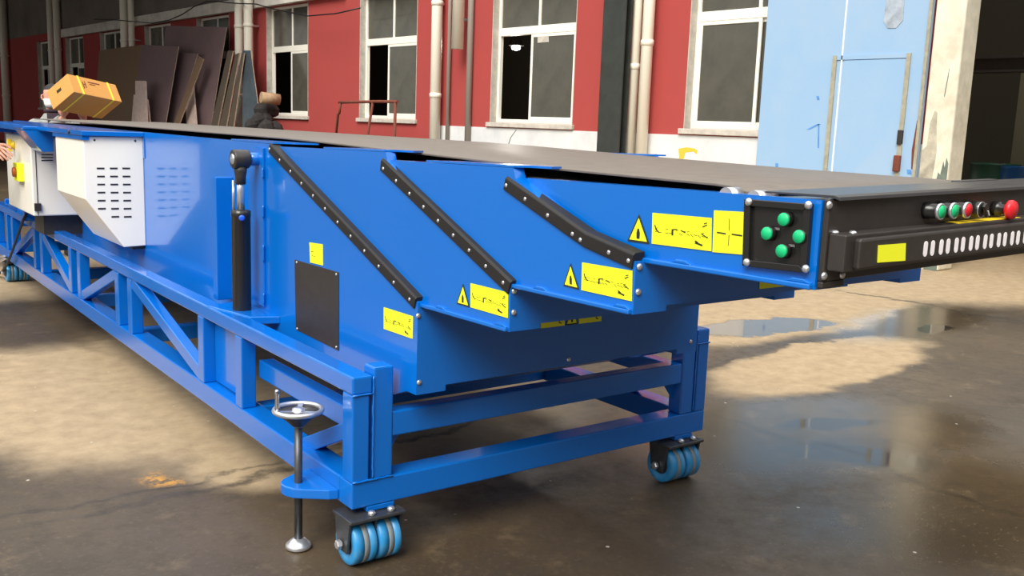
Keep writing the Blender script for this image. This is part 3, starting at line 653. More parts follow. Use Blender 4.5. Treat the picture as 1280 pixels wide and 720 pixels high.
# --- end hood
sh = lambda p: Vector((p.x, p.y, p.z+.021*(p.x-.25)))
mb = MB(); mb.prism([(.256, -1.325, 1.300), (.256, -1.49, 1.304), (.256, -1.503, 1.301), (.256, -1.505, 1.294), (.256, -1.49, 1.298), (.256, -1.325, 1.296)], (W-.512, 0, 0)).build('end_hood', 'hood', CV, bevel=.001, fn=sh)
MB().box(.98, 1.16, -1.345, -1.318, 1.297, 1.303).build('hood_clip', 'hood', CV, bevel=.002, fn=sh)
# --- black end panel
mb = MB(); mb.box(.2475, W-.2475, -1.489, -1.475, 1.135, 1.296); mb.box(.2475, .318, -1.489, -1.475, 1.121, 1.135); pass
ep = mb.build('end_panel', 'black', CV, bevel=.003, fn=sh)
for u, v in ((1036, 256.5), (1029.5, 345), (1052, 343.5)): screw('panel_bolt', ony(u, v, -1.489), (0, -1, 0), .0082, ep)
def btn(u, kind, v):
    p = ony(u, v, -1.525); base_ = Vector((p.x, -1.489, p.z)); d = (0, -1, 0)
    if kind in ('green', 'red'):
        b = MB().lathe(base_, d, [(.0180, 0), (.0180, .008), (.0160, .010), (.0160, .030)], 20).build('push_button', 'black_gloss', ep)
        MB().lathe(base_+Vector((0, -.030, 0)), d, [(.0172, 0), (.0178, .002), (.0178, .006), (.0150, .0075), (.0145, .0060), (0, .0055)], 22).build('bezel', 'zinc', ep)
        MB().lathe(base_+Vector((0, -.0355, 0)), d, [(.0142, 0), (.0136, .0028), (0, .0032)], 20).build('button_cap', kind, ep)
    elif kind == 'sel':
        MB().lathe(base_, d, [(.0180, 0), (.0180, .03), (.0172, .036), (.0135, .038)], 20).build('selector_switch', 'black_gloss', ep)
        MB().torus(base_+Vector((0, -.036, 0)), d, .0170, .0010, 24, 6).build('bezel', 'zinc', ep)
        MB().bar(base_+Vector((-.006, -.044, .012)), base_+Vector((.012, -.044, -.012)), .014, .007, (0, -1, 0)).build('selector_lever', 'black_gloss', ep, bevel=.002)
        MB().bar(base_+Vector((.004, -.0485, -.001)), base_+Vector((.0115, -.0485, -.0112)), .0014, .002, (0, -1, 0)).build('pointer', 'white', ep)
    else:
        MB().lathe(base_, d, [(.0165, 0), (.0165, .018), (.011, .020), (.011, .034)], 20).build('stop_stem', 'black_gloss', ep)
        MB().lathe(base_+Vector((0, -.030, 0)), d, [(.013, 0), (.0215, .006), (.0225, .012), (.020, .018), (0, .020)], 26).build('emergency_stop', 'red', ep)
btn(1177, 'green', 264.8); btn(1193.5, 'green', 263.6); btn(1210.3, 'red', 262.8); btn(1227, 'sel', 262.3); btn(1261, 'stop', 262)
# --- bumper below the panel
mb = MB(); mb.box(.2535, W-.2535, -1.528, -1.489, 1.158, 1.231)
bm_ = mb.build('bumper', 'black', CV, bevel=.003, fn=sh)
fr = MB(); fr.box(.281, W-.281, -1.543, -1.526, 1.163, 1.223); fr.build('bumper_face', 'black', bm_, bevel=.005, fn=sh)
sx = .507
pos = []
while sx < 1.14: pos += [sx, sx+.0265]; sx += .0592
for x in pos:
    m_ = MB(); w_, h_ = .0070, .0092; z0 = 1.1895
    arc = [(x+w_*math.cos(a), z0+h_+w_*math.sin(a)) for a in [math.pi*i/8 for i in range(9)]]+[(x+w_*math.cos(a), z0-h_+w_*math.sin(a)) for a in [math.pi+math.pi*i/8 for i in range(9)]]
    m_.prism([(a, -1.5425, b) for a, b in arc], (0, -.0014, 0)); m_.build('light_slot', 'lightcover', bm_, fn=sh)
sticker('yellow_label', [ony(u, v, -1.5435) for u, v in ((1097.5, 306.7), (1131.8, 304), (1131, 325.8), (1096.5, 328.2))], (0, -1, 0), [], bm_)
m_ = MB(); m_.prism([(.66, -1.493, 1.2315), (.93, -1.493, 1.2315), (.93, -1.524, 1.2315), (.66, -1.524, 1.2315)], (0, 0, .0008)); m_.build('yellow_label', 'yellow_soft', bm_, fn=sh)
for (x, y) in ((.300, -1.510), (.268, -1.492)): screw('bracket_bolt', (x, y, 1.231), (0, 0, 1), .008, bm_)

# --- side push-button station on the front boom section
x0 = xL[3]; fz = lambda u, v, d=0: onx(u, v, x0-d)
q = [fz(934.5, 248.5), fz(1018, 255), fz(1011.5, 341), fz(932, 332)]; cq = sum(q, Vector())/4
inn = [cq+(p-cq)*.80 for p in q]
mb = MB()
for i in range(4):
    j = (i+1) % 4; mb.prism([q[i], q[j], inn[j], inn[i]], (-.012, 0, 0))
st = mb.build('button_station', 'black_gloss', s4, bevel=.0015)
MB().prism([cq+(p-cq)*.82 for p in q], (-.003, 0, 0)).build('station_plate', 'black_gloss', s4)
for u, v in ((936.5, 252.5), (1011, 256.5), (934, 328), (1007.5, 336)): screw('station_screw', fz(u, v, .012), (-1, 0, 0), .0085, s4, 'zinc', .007)
for u, v in ((978.5, 274.5), (957.5, 292), (997.5, 296), (976, 314)):
    p = fz(u, v, .02); p = Vector((x0-.003, p.y, p.z))
    MB().lathe(p, (-1, 0, 0), [(.0150, 0), (.0150, .010), (.0145, .013), (.0135, .0135)], 22).build('button_ring', 'black_gloss', s4)
    MB().lathe(p+Vector((-.011, 0, 0)), (-1, 0, 0), [(.0134, 0), (.0134, .005), (.0122, .0072), (0, .0076)], 22).build('push_button', 'green', s4)
for a, b in (((966, 284), (975, 288)), ((984, 305), (994, 309))):
    sticker('button_text', [fz(a[0], a[1], .0035), fz(b[0], a[1]+1, .0035), fz(b[0], b[1], .0035), fz(a[0], b[1]-1, .0035)], (-1, 0, 0), [], s4, base=mat('grey_print', (120, 118, 116), .6))

# --- hydraulic cylinder and its bracket
CX = .095
pc = onx(301.5, 300, CX); CYY = pc.y
zc0, zc1 = onx(302, 396, CX).z, onx(301, 262, CX).z; ze = onx(301, 199, CX).z
cyl = MB().lathe((CX, CYY, zc0), (0, 0, 1), [(.030, 0), (.036, .006), (.038, .03), (.038, zc1-zc0-.03), (.0395, zc1-zc0-.028), (.0395, zc1-zc0-.004), (.030, zc1-zc0)], 28).build('hydraulic_cylinder', 'black_gloss', CV)
MB().tube([(CX, CYY, zc1-.01), (CX, CYY, ze-.05)], .0155, 18).build('piston_rod', 'zinc', cyl)
MB().tube([(CX-.026, CYY+.012, zc1-.01), (CX-.026, CYY+.012, ze-.085)], .005, 10).build('guide_rod', 'zinc', cyl)
ey = MB().lathe((CX, CYY, ze-.10), (0, 0, 1), [(.021, 0), (.021, .03), (.025, .05), (.026, .07)], 20)
ey.lathe((CX-.032, CYY, ze), (1, 0, 0), [(.022, 0), (.036, 0), (.038, .004), (.038, .060), (.036, .064), (.022, .064)], 28); ey.build('rod_eye', 'black', cyl)
MB().lathe((CX-.036, CYY, ze), (1, 0, 0), [(.019, 0), (.021, .003), (.021, .03)], 20).build('pin_end', 'zinc', cyl)
MB().lathe((CX+.03, CYY, ze), (1, 0, 0), [(.026, 0), (.027, .03), (.033, .075), (.034, .082)], 20).build('pivot_pin', 'blue', cyl)
pp = onx(306.5, 276, CX-.04); MB().lathe((CX-.008, CYY-.034, pp.z), Vector((-.45, -1, .05)), [(.007, 0), (.007, .012), (.012, .013), (.012, .022), (.009, .024)], 12).build('port_fitting', mat('blue_cap', (30, 90, 220), .3), cyl)
MB().prism([(.0, CYY+.14, .598), (.176, CYY+.2, .598), (.176, CYY-.2, .598), (.07, CYY-.16, .598)], (0, 0, .03)).build('cylinder_seat', 'blue', base, bevel=.003)
MB().box(.10, .176, 1.475, 1.525, .615, 1.152).build('guide_bracket', 'blue', body, bevel=.004)
MB().box(.166, .1765, 1.115, 1.20, .642, 1.292).build('side_channel', 'blue', body, bevel=.003)
for z0, z1 in ((.655, .70), (.83, .90), (1.01, 1.06), (1.17, 1.21)):
    pts = [Vector((.165, 1.113, z0+(z1-z0)*i/6)) for i in range(7)]; MB().tube(pts, [.003+.0015*(i % 2) for i in range(7)], 6).build('weld_bead', 'blue', body)

# --- vented drive cover on the left side
yv = 2.80
mb = MB(); out = [(.176, 1.283), (-.128, 1.281), (-.128, .953), (.06, .690), (.176, .694)]
mb.prism([(x, yv, z) for x, z in out], (0, .66, 0)); vb = mb.build('drive_cover', 'cream', CV, bevel=.004)
for r_ in range(7):
    for c_ in range(3):
        if r_ == 6 and c_ == 0: continue
        u0 = (121, 137.4, 153)[c_]+[0, .4, .8, 1.1, 1.4, 1.8, 2.2][r_]*.9; v0 = 210.5+r_*10.1
        a, b = ony(u0, v0, yv-.001), ony(u0+9.6, v0, yv-.001)
        MB().box(a.x, b.x, yv-.0012, yv+.0002, a.z-.0045, a.z+.0045).build('vent_slot', 'black', vb)
for u, v in ((118, 175), (169, 176)): screw('cover_screw', ony(u, v, yv), (0, -1, 0), .006, vb, 'steel')
MB().box(.11, .17, yv+.02, yv+.10, .672, .692).build('cable_gland', 'black', vb)
MB().box(.172, .182, yv-.03, yv+.01, 1.17, 1.283).build('corner_bracket', 'blue', body)
# --- electrical cabinet behind it
mb = MB(); mb.box(-.13, .176, 4.20, 5.07, .73, 1.235); cb2 = mb.build('electrical_cabinet', 'cream', CV, bevel=.008)
sx_ = ony(46, 230, 4.2).x
MB().box(sx_-.002, sx_+.002, 4.197, 4.2005, .735, 1.23).build('door_seam', 'rubber', cb2)
lp = ony(47.3, 259, 4.19); MB().box(lp.x-.02, lp.x+.02, 4.185, 4.2, lp.z-.025, lp.z+.025).build('latch', 'black', cb2, bevel=.003)
for v in (193.5, 197, 200.5): p = ony(59, v, 4.2); MB().box(p.x-.035, p.x+.035, 4.197, 4.2005, p.z-.003, p.z+.003).build('louvre', 'rubber', cb2)
p = onx(18, 181.5, -.13)
MB().lathe(p, (-1, 0, 0), [(.028, 0), (.028, .012), (.018, .014), (.018, .02), (0, .02)], 18).build('rotary_switch', 'yellow_soft', cb2)
MB().bar(p+Vector((-.03, .005, .042)), p+Vector((-.03, -.005, -.042)), .016, .028, (-1, 0, 0)).build('switch_handle', 'yellow_soft', cb2, bevel=.004)
p = onx(27, 215, -.13)
MB().box(-.165, -.13, p.y-.09, p.y+.09, p.z-.06, p.z+.06).build('stop_box', 'yellow', cb2, bevel=.005)
MB().lathe(Vector((-.165, p.y, p.z)), (-1, 0, 0), [(.03, 0), (.034, .012), (.03, .02), (0, .022)], 18).build('stop_button', 'brown_red', cb2)
MB().box(-.06, .176, 4.26, 4.55, .60, .73).build('cabinet_stand', 'black', cb2)
# --- blue shelf wing over the boxes
mb = MB(); mb.box(-.14, .176, 2.78, 5.86, 1.284, 1.309); wg = mb.build('cover_shelf', 'blue', CV, bevel=.003)
pw = [ony(u, v, 3.9) for u, v in ((27, 160), (53, 190), (67, 190), (67, 162))]
MB().prism([(p_.x, 3.9, p_.z) for p_ in pw], (0, .3, 0)).build('shelf_gusset', 'blue', wg, bevel=.003)
MB().box(-.22, -.13, 3.9, 5.86, 1.278, 1.305).build('shelf_lip', 'blue', wg, bevel=.003)
MB().box(-.16, .18, 5.87, YB, 1.225, 1.258).build('tail_shelf', 'blue', wg, bevel=.003)
MB().box(-.135, -.10, 2.79, 3.5, 1.262, 1.285).build('shelf_rim', 'blue', wg)
p = ony(92.5, 159.5, 2.9); MB().lathe((-.14, 3.05, 1.297), (-1, 0, 0), [(.012, 0), (.012, .006), (0, .008)], 10).build('shelf_bolt', 'black', wg)
# --- leg tube at far left and power cable
MB().box(-.02, .05, 5.15, 5.22, .60, 1.12).build('cable_post', 'blue', base, bevel=.004)
pts = [onx(u, v, -.03) for u, v in ((33, 268), (29, 275), (22, 295), (15, 315), (9, 330), (3, 339), (-6, 346))]
MB().tube(pts, .010, 8).build('power_cable', 'rubberdark', CV)
pts = [onx(u, v, -.02) for u, v in ((-4, 328), (4, 325), (8, 322), (5, 320), (-3, 323))]
MB().tube(pts, .012, 8).build('hose', 'zinc', CV)

# ================================================================== STORED PLATES, PLANKS, SCRAP
def lean(name, px4, off0, off1, zt, th, mt, label, cat, group=None, edge='plate_edge'):
    """slab leaning on the wall: the photo quad (tl, tr, br, bl) on a plane that runs from off0 at the ground to off1 at height zt, carried down to the ground"""
    off0 += .24; off1 += .24; a = wp(0, 0, off0); nrm = (WD.cross(wp(0, zt, off1)-wp(0, 0, off0))).normalized()
    if nrm.dot(WN) < 0: nrm = -nrm
    tl, tr, br, bl = [onplane(u, v, a, nrm) for u, v in px4]
    def down(p, q):
        k = p.z/(p.z-q.z); return p+(q-p)*k
    bl2, br2 = down(tl, bl), down(tr, br)
    mb = MB(); n = -nrm*th; P = [tl, tr, br2, bl2]; Q = [p+n for p in P]
    mb.add(P+Q, [(0, 1, 2, 3)]); mb.f.append([len(mb.v)-8+i for i in (7, 6, 5, 4)]); mb.m.append(0); mb.sm.append(False); mb.cur = 1
    mb.f += [[0, 4, 5, 1], [1, 5, 6, 2], [2, 6, 7, 3], [3, 7, 4, 0]]; mb.m += [1]*4; mb.sm += [False]*4
    o = mb.build(name, [mt, edge]); tag(o, label, cat, group or {'plate': 'steel plates leaning on the factory wall', 'plank': 'pale planks propped among the plates'}.get(cat)); return o
lean('steel_plate', ((124, 63), (177, 56), (166, 158), (117, 156)), 1.02, .26, 3.2, .02, 'plate_olive', 'weathered olive brown steel plate, leftmost of the plates leaning on the wall', 'plate')
lean('steel_plate', ((177, 56), (223, 58), (206, 160), (164, 158)), 1.32, .52, 3.2, .02, 'plate_purple', 'wide rust brown plate right next to the olive plate', 'plate')
lean('steel_plate', ((224, 66), (247, 67), (218, 160), (203, 160)), 1.05, .28, 3.2, .025, 'plate_purple', 'narrow brown plate leaning just left of the thin tilted bar', 'plate')
lean('steel_plate', ((248, 70), (254, 74), (222, 160), (215, 160)), 1.16, .42, 3.2, .03, 'plate_olive', 'thin steeply tilted strip of steel in front of the tallest plate', 'plate')
lean('steel_plate', ((207, 32), (283, 34), (263, 160), (196, 158)), .62, .06, 3.6, .02, 'plate_purple', 'tallest dark brown plate standing at the back of the stack', 'plate')
lean('steel_plate', ((285, 63), (291, 63.5), (271, 162), (263, 160)), .85, .30, 3.2, .03, 'plate_dark', 'first narrow olive strip right of the tallest plate', 'plate')
lean('steel_plate', ((294, 68), (299, 66), (282, 162), (273, 162)), .80, .27, 3.2, .03, 'plate_dark', 'second narrow strip right of the tallest plate, dark brown', 'plate')
lean('steel_plate', ((302, 66), (305, 66), (291, 163), (284, 163)), .75, .24, 3.2, .03, 'plate_dark', 'third narrow strip right of the tallest plate, dark olive', 'plate')
lean('steel_sheet', ((303, 63), (313, 63), (327, 164), (303, 163)), .6, .18, 3.2, .02, 'plate_slate', 'dark slate grey sheet at the right end of the leaning plates', 'sheet')
lean('wooden_plank', ((169, 101), (181, 101), (183, 158), (169.5, 157)), 1.75, 1.15, 2.2, .05, 'plank', 'pale pinkish plank standing in front of the olive and brown plates', 'plank', edge='plank')
lean('wooden_plank', ((167, 118), (184, 124), (187.5, 159), (164, 157)), 1.58, 1.05, 2.2, .04, 'plank', 'wider pale board just behind the short pinkish plank', 'plank', edge='plank')
lean('wooden_plank', ((230, 105), (241, 105), (245.5, 162), (233.5, 161)), .95, .42, 2.2, .04, 'plank', 'pale plank standing under the thin tilted steel strip', 'plank', edge='plank')
# scrap pile: log offcut over dark bundle
pb = onplane(338, 150, wp(0, 0, 1.2), WN); tsc = (pb-W0).dot(WD)
m_ = MB(); rr = random.Random(3)
ico = []
for k in range(60):
    c = wp(tsc+rr.uniform(-.2, .2), rr.uniform(.2, 1.42) if k > 8 else .12, 1.3+rr.uniform(-.18, .2)); r_ = rr.uniform(.08, .18)
    m_.lathe(c-Vector((0, 0, r_)), (rr.uniform(-.3, .3), rr.uniform(-.3, .3), 1), [(r_*.3, 0), (r_*.85, r_*.4), (r_, r_*.9), (r_*.8, r_*1.5), (r_*.25, r_*1.9)], 7, False)
m_.lathe(onplane(333, 122, wp(0, 0, 1.12), WN)-Vector((0, 0, .42)), (0, 0, 1), [(.12, 0), (.25, .06), (.27, .18), (.2, .29), (.08, .31)], 9, False)
sc_ = m_.build('scrap_heap', 'darkcloth'); tag(sc_, 'dark heap of scrap bundles piled below the left window', 'scrap', None, 'stuff')
pl_ = onplane(333, 122, wp(0, 0, 1.3), WN)
lg = MB().tube([pl_+WN*.12, pl_-WN*.26+WD*-.06+Vector((0, 0, -.03))], .115, 14); lgo = lg.build('log_offcut', 'wood'); tag(lgo, 'sawn pale log end lying on the dark scrap heap', 'log')
# rusty pipe rack
po = .8; q_ = lambda u, v, o_=po: onplane(u, v, wp(0, 0, o_), WN)
def drop(u, v, u2, v2): a, b = q_(u, v), q_(u2, v2); return [a, a+(b-a)*(a.z/(a.z-b.z))]
rk = empty('rusty_rack', Vector((q_(460, 128).x, q_(460, 128).y, 0)), 'rusty pipe rack standing below the middle window', 'rack')
MB().tube([q_(424, 128), q_(440, 127.5), q_(470, 127), q_(497, 127)], .028, 10).build('top_rail', 'rust', rk)
a, b = q_(426, 128), q_(424, 142); c_, d_ = q_(422.5, 143), q_(420, 168)
MB().tube([a, b, c_, c_+(d_-c_)*(c_.z/(c_.z-d_.z))], .026, 10).build('leg', 'rust', rk)
MB().tube(drop(466, 128, 459, 172), .026, 10).build('leg', 'rust', rk)
MB().tube(drop(494.5, 127, 493, 172), .028, 10).build('leg', 'rust', rk)

# ================================================================== PEOPLE
def skinmesh(name, chains, mt, parent, sub=2):
    """chains: lists of (point, radius) sharing joints by equal coordinates; first point of first chain is the root"""
    vs, rad, ed, idx = [], [], [], {}
    def vid(p, r):
        k = tuple(round(c, 4) for c in p)
        if k not in idx: idx[k] = len(vs); vs.append(Vector(p)); rad.append(r)
        return idx[k]
    for ch in chains:
        ids = [vid(p, r) for p, r in ch]
        ed += [(a, b) for a, b in zip(ids, ids[1:])]
    me = bpy.data.meshes.new(name); org = wloc(parent) if parent else Vector((0, 0, 0))
    me.from_pydata([tuple(G(v)-org) for v in vs], ed, []); me.materials.append(M[mt])
    o = bpy.data.objects.new(name, me); COL.objects.link(o); o.parent = parent
    md = o.modifiers.new('skin', 'SKIN'); md.use_smooth_shade = True
    for i, sv in enumerate(me.skin_vertices[0].data):
        r_ = rad[i]; sv.radius = r_ if isinstance(r_, tuple) else (r_, r_); sv.use_root = (i == 0)
    if sub: s_ = o.modifiers.new('sub', 'SUBSURF'); s_.levels = sub; s_.render_levels = sub
    return o
def hand_chains(wr, dirn, nrm, side, s=1.0, curl=.35):
    """wrist point, pointing direction, palm normal (curl towards it)"""
    d = Vector(dirn).normalized(); nn = Vector(nrm); nn = (nn-d*nn.dot(d)).normalized(); w = d.cross(nn)*side
    palm = wr+d*.045*s; kn = wr+d*.085*s
    ch = [[(wr, (.026*s, .021*s)), (palm, (.036*s, .017*s)), (kn, (.036*s, .014*s))]]
    for i, (o_, l) in enumerate(((-.030, .068), (-.010, .078), (.010, .073), (.029, .056))):
        b = palm+d*.035*s+w*o_*s; p = kn+d*.008*s+w*o_*1.05*s; pts = [(b, .0105*s), (p, .0098*s)]; a = 0
        for k in range(3):
            a += curl; p = p+(d*math.cos(a)+nn*math.sin(a))*l*s*(.42, .32, .26)[k]; pts.append((p, (.0088, .0080, .0066)[k]*s))
        ch.append([(palm, (.036*s, .017*s))]+pts)
    tb = wr+d*.03*s-w*.026*s; t2 = tb+(d*.6-w*.8+nn*.3).normalized()*.036*s; t3 = t2+(d*.85-w*.3+nn*.35).normalized()*.028*s; t4 = t3+(d*.95+nn*.3).normalized()*.022*s
    ch.append([(palm, (.036*s, .017*s)), (tb, .014*s), (t2, .0115*s), (t3, .0098*s), (t4, .0082*s)])
    return ch
def head_mesh(name, c, face, up, parent, mt='skin', s=1.0):
    """head as one surface of stacked rings: skull, brow, nose, lips, chin"""
    f = Vector(face).normalized(); u = Vector(up); u = (u-f*u.dot(f)).normalized(); r = f.cross(u)
    prof = [(-.115, .028, .050, -.01), (-.108, .048, .066, .004), (-.09, .058, .078, .008), (-.07, .066, .085, .004), (-.045, .072, .088, .0), (-.02, .075, .090, -.002), (.005, .077, .094, -.004), (.03, .078, .097, -.006), (.055, .076, .096, -.010), (.08, .066, .085, -.014), (.10, .046, .062, -.016), (.112, .02, .03, -.016), (.114, .004, .006, -.016)]
    n = 28; vs = []; prof = [(h, a, b, o) for h, a, b, o in prof]
    for h, a, b, o in prof:
        for k in range(n):
            t = 2*math.pi*k/n; x = a*math.sin(t); y = b*math.cos(t)+o
            if y > 0:
                cx = abs(math.sin(t))
                nose = math.exp(-((h+.028)/.022)**2)*math.exp(-(x/.012)**2)*.024+math.exp(-((h-.0)/.03)**2)*math.exp(-(x/.009)**2)*.010
                lips = math.exp(-((h+.066)/.010)**2)*math.exp(-(x/.024)**2)*.006
                chin = math.exp(-((h+.100)/.016)**2)*math.exp(-(x/.025)**2)*.008
                eyes = -math.exp(-((h-.005)/.014)**2)*math.exp(-((abs(x)-.032)/.014)**2)*.010
                brow = math.exp(-((h-.026)/.010)**2)*math.exp(-((abs(x)-.03)/.024)**2)*.004
                y += nose+lips+chin+eyes+brow
            vs.append(Vector(c)+(r*x+f*y+u*h)*s)
    L = len(prof); fs = [(i*n+k, i*n+(k+1) % n, (i+1)*n+(k+1) % n, (i+1)*n+k) for i in range(L-1) for k in range(n)]+[tuple(range(n-1, -1, -1)), tuple((L-1)*n+k for k in range(n))]
    mb = MB(); mb.add(vs, fs, True); rr_ = (r, f, u)
    for sd in (-1, 1):   # ears
        e0 = Vector(c)+(r*sd*.077-f*.012-u*.01)*s
        mb.tube([e0+u*.028*s-f*.006*s, e0+u*.018*s+r*sd*.012*s-f*.014*s, e0+r*sd*.013*s-f*.014*s, e0-u*.022*s+r*sd*.006*s-f*.004*s, e0-u*.03*s], [.005*s, .009*s, .010*s, .008*s, .004*s], 8)
    o = mb.build(name, mt, parent)
    for sd in (-1, 1):
        MB().lathe(Vector(c)+(r*sd*.032+f*.078+u*.005)*s, f, [(.001, -.008*s), (.010*s, -.006*s), (.011*s, 0), (.006*s, .007*s), (.001*s, .009*s)], 10).build('eye', 'white', parent)
        MB().lathe(Vector(c)+(r*sd*.032+f*.0855+u*.005)*s, f, [(.0045*s, 0), (.004*s, .002*s), (0, .0025*s)], 10).build('iris', 'hair', parent)
    hv = MB()   # hair cap
    hp = [(h, a+.006, b+.007, o-.004) for h, a, b, o in prof if h >= .03]; vs = []
    for h, a, b, o in hp:
        for k in range(n):
            t = 2*math.pi*k/n; front = max(0, math.cos(t)); hh = h+.006*(h > .1)
            y = b*math.cos(t)+o; k2 = 1.0
            if h < .07 and math.cos(t) > .1: k2 = .90; 
            vs.append(Vector(c)+(r*a*k2*math.sin(t)+f*(y*k2)+u*hh)*s)
    L2 = len(hp); hv.add(vs, [(i*n+k, i*n+(k+1) % n, (i+1)*n+(k+1) % n, (i+1)*n+k) for i in range(L2-1) for k in range(n)]+[tuple((L2-1)*n+k for k in range(n))], True)
    hv.build('hair', 'hair', parent)
    return o
def person(base, face, headc, hands, label, jacket='jacket', mask=False, elbows=None, handdir=None, palm=None, lean_=0.0):
    b = Vector(base); f = Vector(face).normalized(); l = Vector((0, 0, 1)).cross(f)     # l = the person's left
    P = empty('person', b, label, 'person')
    U = Vector((0, 0, 1)); at = lambda a, c, h: b+l*a+f*c+U*h
    hc = Vector(headc); hh = (hc-b).z
    neck = at(0, .0, hh-.145); chest = at(0, 0, hh-.36); waist = at(0, .0, hh-.58); pelvis = at(0, 0, hh-.72)
    neckt = hc-U*.085-f*.015
    sl, sr = at(.165, 0, hh-.275), at(-.165, 0, hh-.275)
    legz = hh-.76
    chains = [[(pelvis, (.15, .11)), (waist, (.135, .10)), (chest, (.155, .11)), (neck, (.075, .07)), (neckt, (.056, .058))]]
    legs = []
    for sd in (1, -1):
        hip = at(.09*sd, 0, legz); knee = at(.10*sd, .03, legz*.53); ank = at(.10*sd, -.02, .09); toe = at(.12*sd, .13, .045)
        legs.append([(pelvis, (.15, .11)), (hip, .085), (knee, .058), (ank, .042), (toe, (.045, .032))])
    arms = []; hnds = []
    for sd, sh_, hand in ((1, sl, hands[0]), (-1, sr, hands[1])):
        hand = Vector(hand); mid = (sh_+hand)/2; d = hand-sh_; dist = d.length; seg_ = .30
        bend = math.sqrt(max(seg_**2-(dist/2)**2, .002)); pol = (-U*.9+l*sd*.5-f*.2); pol = (pol-d.normalized()*pol.dot(d.normalized())).normalized()
        el = mid+pol*bend
        arms.append([(chest, (.155, .11)), (sh_, .062), (el, .046), (hand, (.030, .026))])
        hd = (handdir or {}).get(sd) or (hand-el).normalized(); pn = (palm or {}).get(sd) or Vector((0, 0, 1))
        hnds += hand_chains(hand, hd, pn, sd, 1.0, .22)
    def figure(name, torso, limbs, mt):
        """torso rings (height, half width, half depth, forward shift) and tapering limbs, fused into one surface"""
        m_ = MB(); n = 24; vs = []
        for h, a, b_, o in torso:
            for k in range(n): t = 2*math.pi*k/n; vs.append(at(a*math.cos(t), b_*math.sin(t)+o, h))
        L_ = len(torso); m_.add(vs, [(q*n+k, q*n+(k+1) % n, (q+1)*n+(k+1) % n, (q+1)*n+k) for q in range(L_-1) for k in range(n)]+[tuple(range(n-1, -1, -1)), tuple((L_-1)*n+k for k in range(n))], True)
        for pts, rs in limbs:
            fine = []; fr = []
            for (p, q), (r0, r1) in zip(zip(pts, pts[1:]), zip(rs, rs[1:])):
                for k in range(6): fine.append(p.lerp(q, k/6)); fr.append(r0+(r1-r0)*k/6)
            fine.append(pts[-1]); fr.append(rs[-1])
            for _ in range(2): fine = [fine[0]]+[(fine[k-1]+fine[k]*2+fine[k+1])/4 for k in range(1, len(fine)-1)]+[fine[-1]]
            m_.tube(fine, fr, 14)
        o = m_.build(name, mt, P); r_ = o.modifiers.new('fuse', 'REMESH'); r_.mode = 'VOXEL'; r_.voxel_size = .012; r_.use_smooth_shade = True
        sm = o.modifiers.new('smooth', 'SMOOTH'); sm.factor = .5; sm.iterations = 4
        return o
    H = hh
    ap = [([a[1][0], a[2][0], a[3][0]], [.056, .044, .029]) for a in arms]
    lp_ = [([q[1][0]+U*.03, q[2][0], q[3][0]-U*.03], [.085, .058, .042]) for q in legs]
    nk = [([neck-U*.06, neckt+U*.03], [.062, .058])]
    figure('body', [(H-.84, .06, .05, 0), (H-.80, .15, .10, 0), (H-.70, .155, .105, 0), (H-.58, .130, .095, 0), (H-.40, .160, .110, 0), (H-.30, .165, .10, 0), (H-.24, .13, .08, 0), (H-.18, .07, .055, 0)], ap+lp_+nk, 'skin')
    skinmesh('hand', hnds[:6], 'skin', P, 1); skinmesh('hand', hnds[6:], 'skin', P, 1)
    head_mesh('head', hc, f+Vector((0, 0, -.08)), U, P)
    sl_ = [([a[1][0], a[2][0], a[2][0].lerp(a[3][0], .88)], [.076, .062, .050]) for a in arms]
    figure('jacket', [(H-.86, .185, .138, 0), (H-.80, .188, .140, 0), (H-.70, .180, .136, 0), (H-.58, .165, .124, 0), (H-.40, .188, .140, 0), (H-.32, .186, .130, 0), (H-.25, .155, .108, 0), (H-.19, .100, .085, 0), (H-.155, .078, .075, 0)], sl_, jacket)
    sh2 = MB(); vs = []                                   # dark shirt front and collar showing between the jacket edges
    for h, w_, o in ((H-.152, .060, .086), (H-.20, .062, .112), (H-.28, .055, .141), (H-.38, .040, .153), (H-.47, .012, .150)):
        vs += [at(-w_, o-.03, h), at(-w_, o, h), at(w_, o, h), at(w_, o-.03, h)]
    sh2.add(vs, [(4*q+k, 4*q+k+1, 4*q+k+5, 4*q+k+4) for q in range(4) for k in range(3)]+[(0, 1, 2, 3), (16, 17, 18, 19)], False)
    sh2.torus(neck+U*.012, U, .068, .016, 24, 8); sh2.build('shirt', 'shirt', P)
    tl_ = [([q[1][0]+U*.05, q[2][0], q[3][0]-U*.02], [.105, .078, .062]) for q in legs]
    figure('trousers', [(H-.86, .12, .10, 0), (H-.82, .170, .118, 0), (H-.72, .172, .120, 0), (H-.64, .155, .112, 0)], tl_, 'trousers')
    for lg_ in legs:
        a, t_ = lg_[3][0], lg_[4][0]; d = (t_-a); d.z = 0; d.normalize()
        m_ = MB(); m_.lathe(Vector((a.x, a.y, .03))-d*.07, d, [(.02, 0), (.045, .02), (.050, .10), (.046, .2), (.03, .25), (.005, .27)], 14); m_.build('shoe', 'hair', P, fn=lambda p: Vector((p.x, p.y, max(p.z*.9, .0)+(.0))))
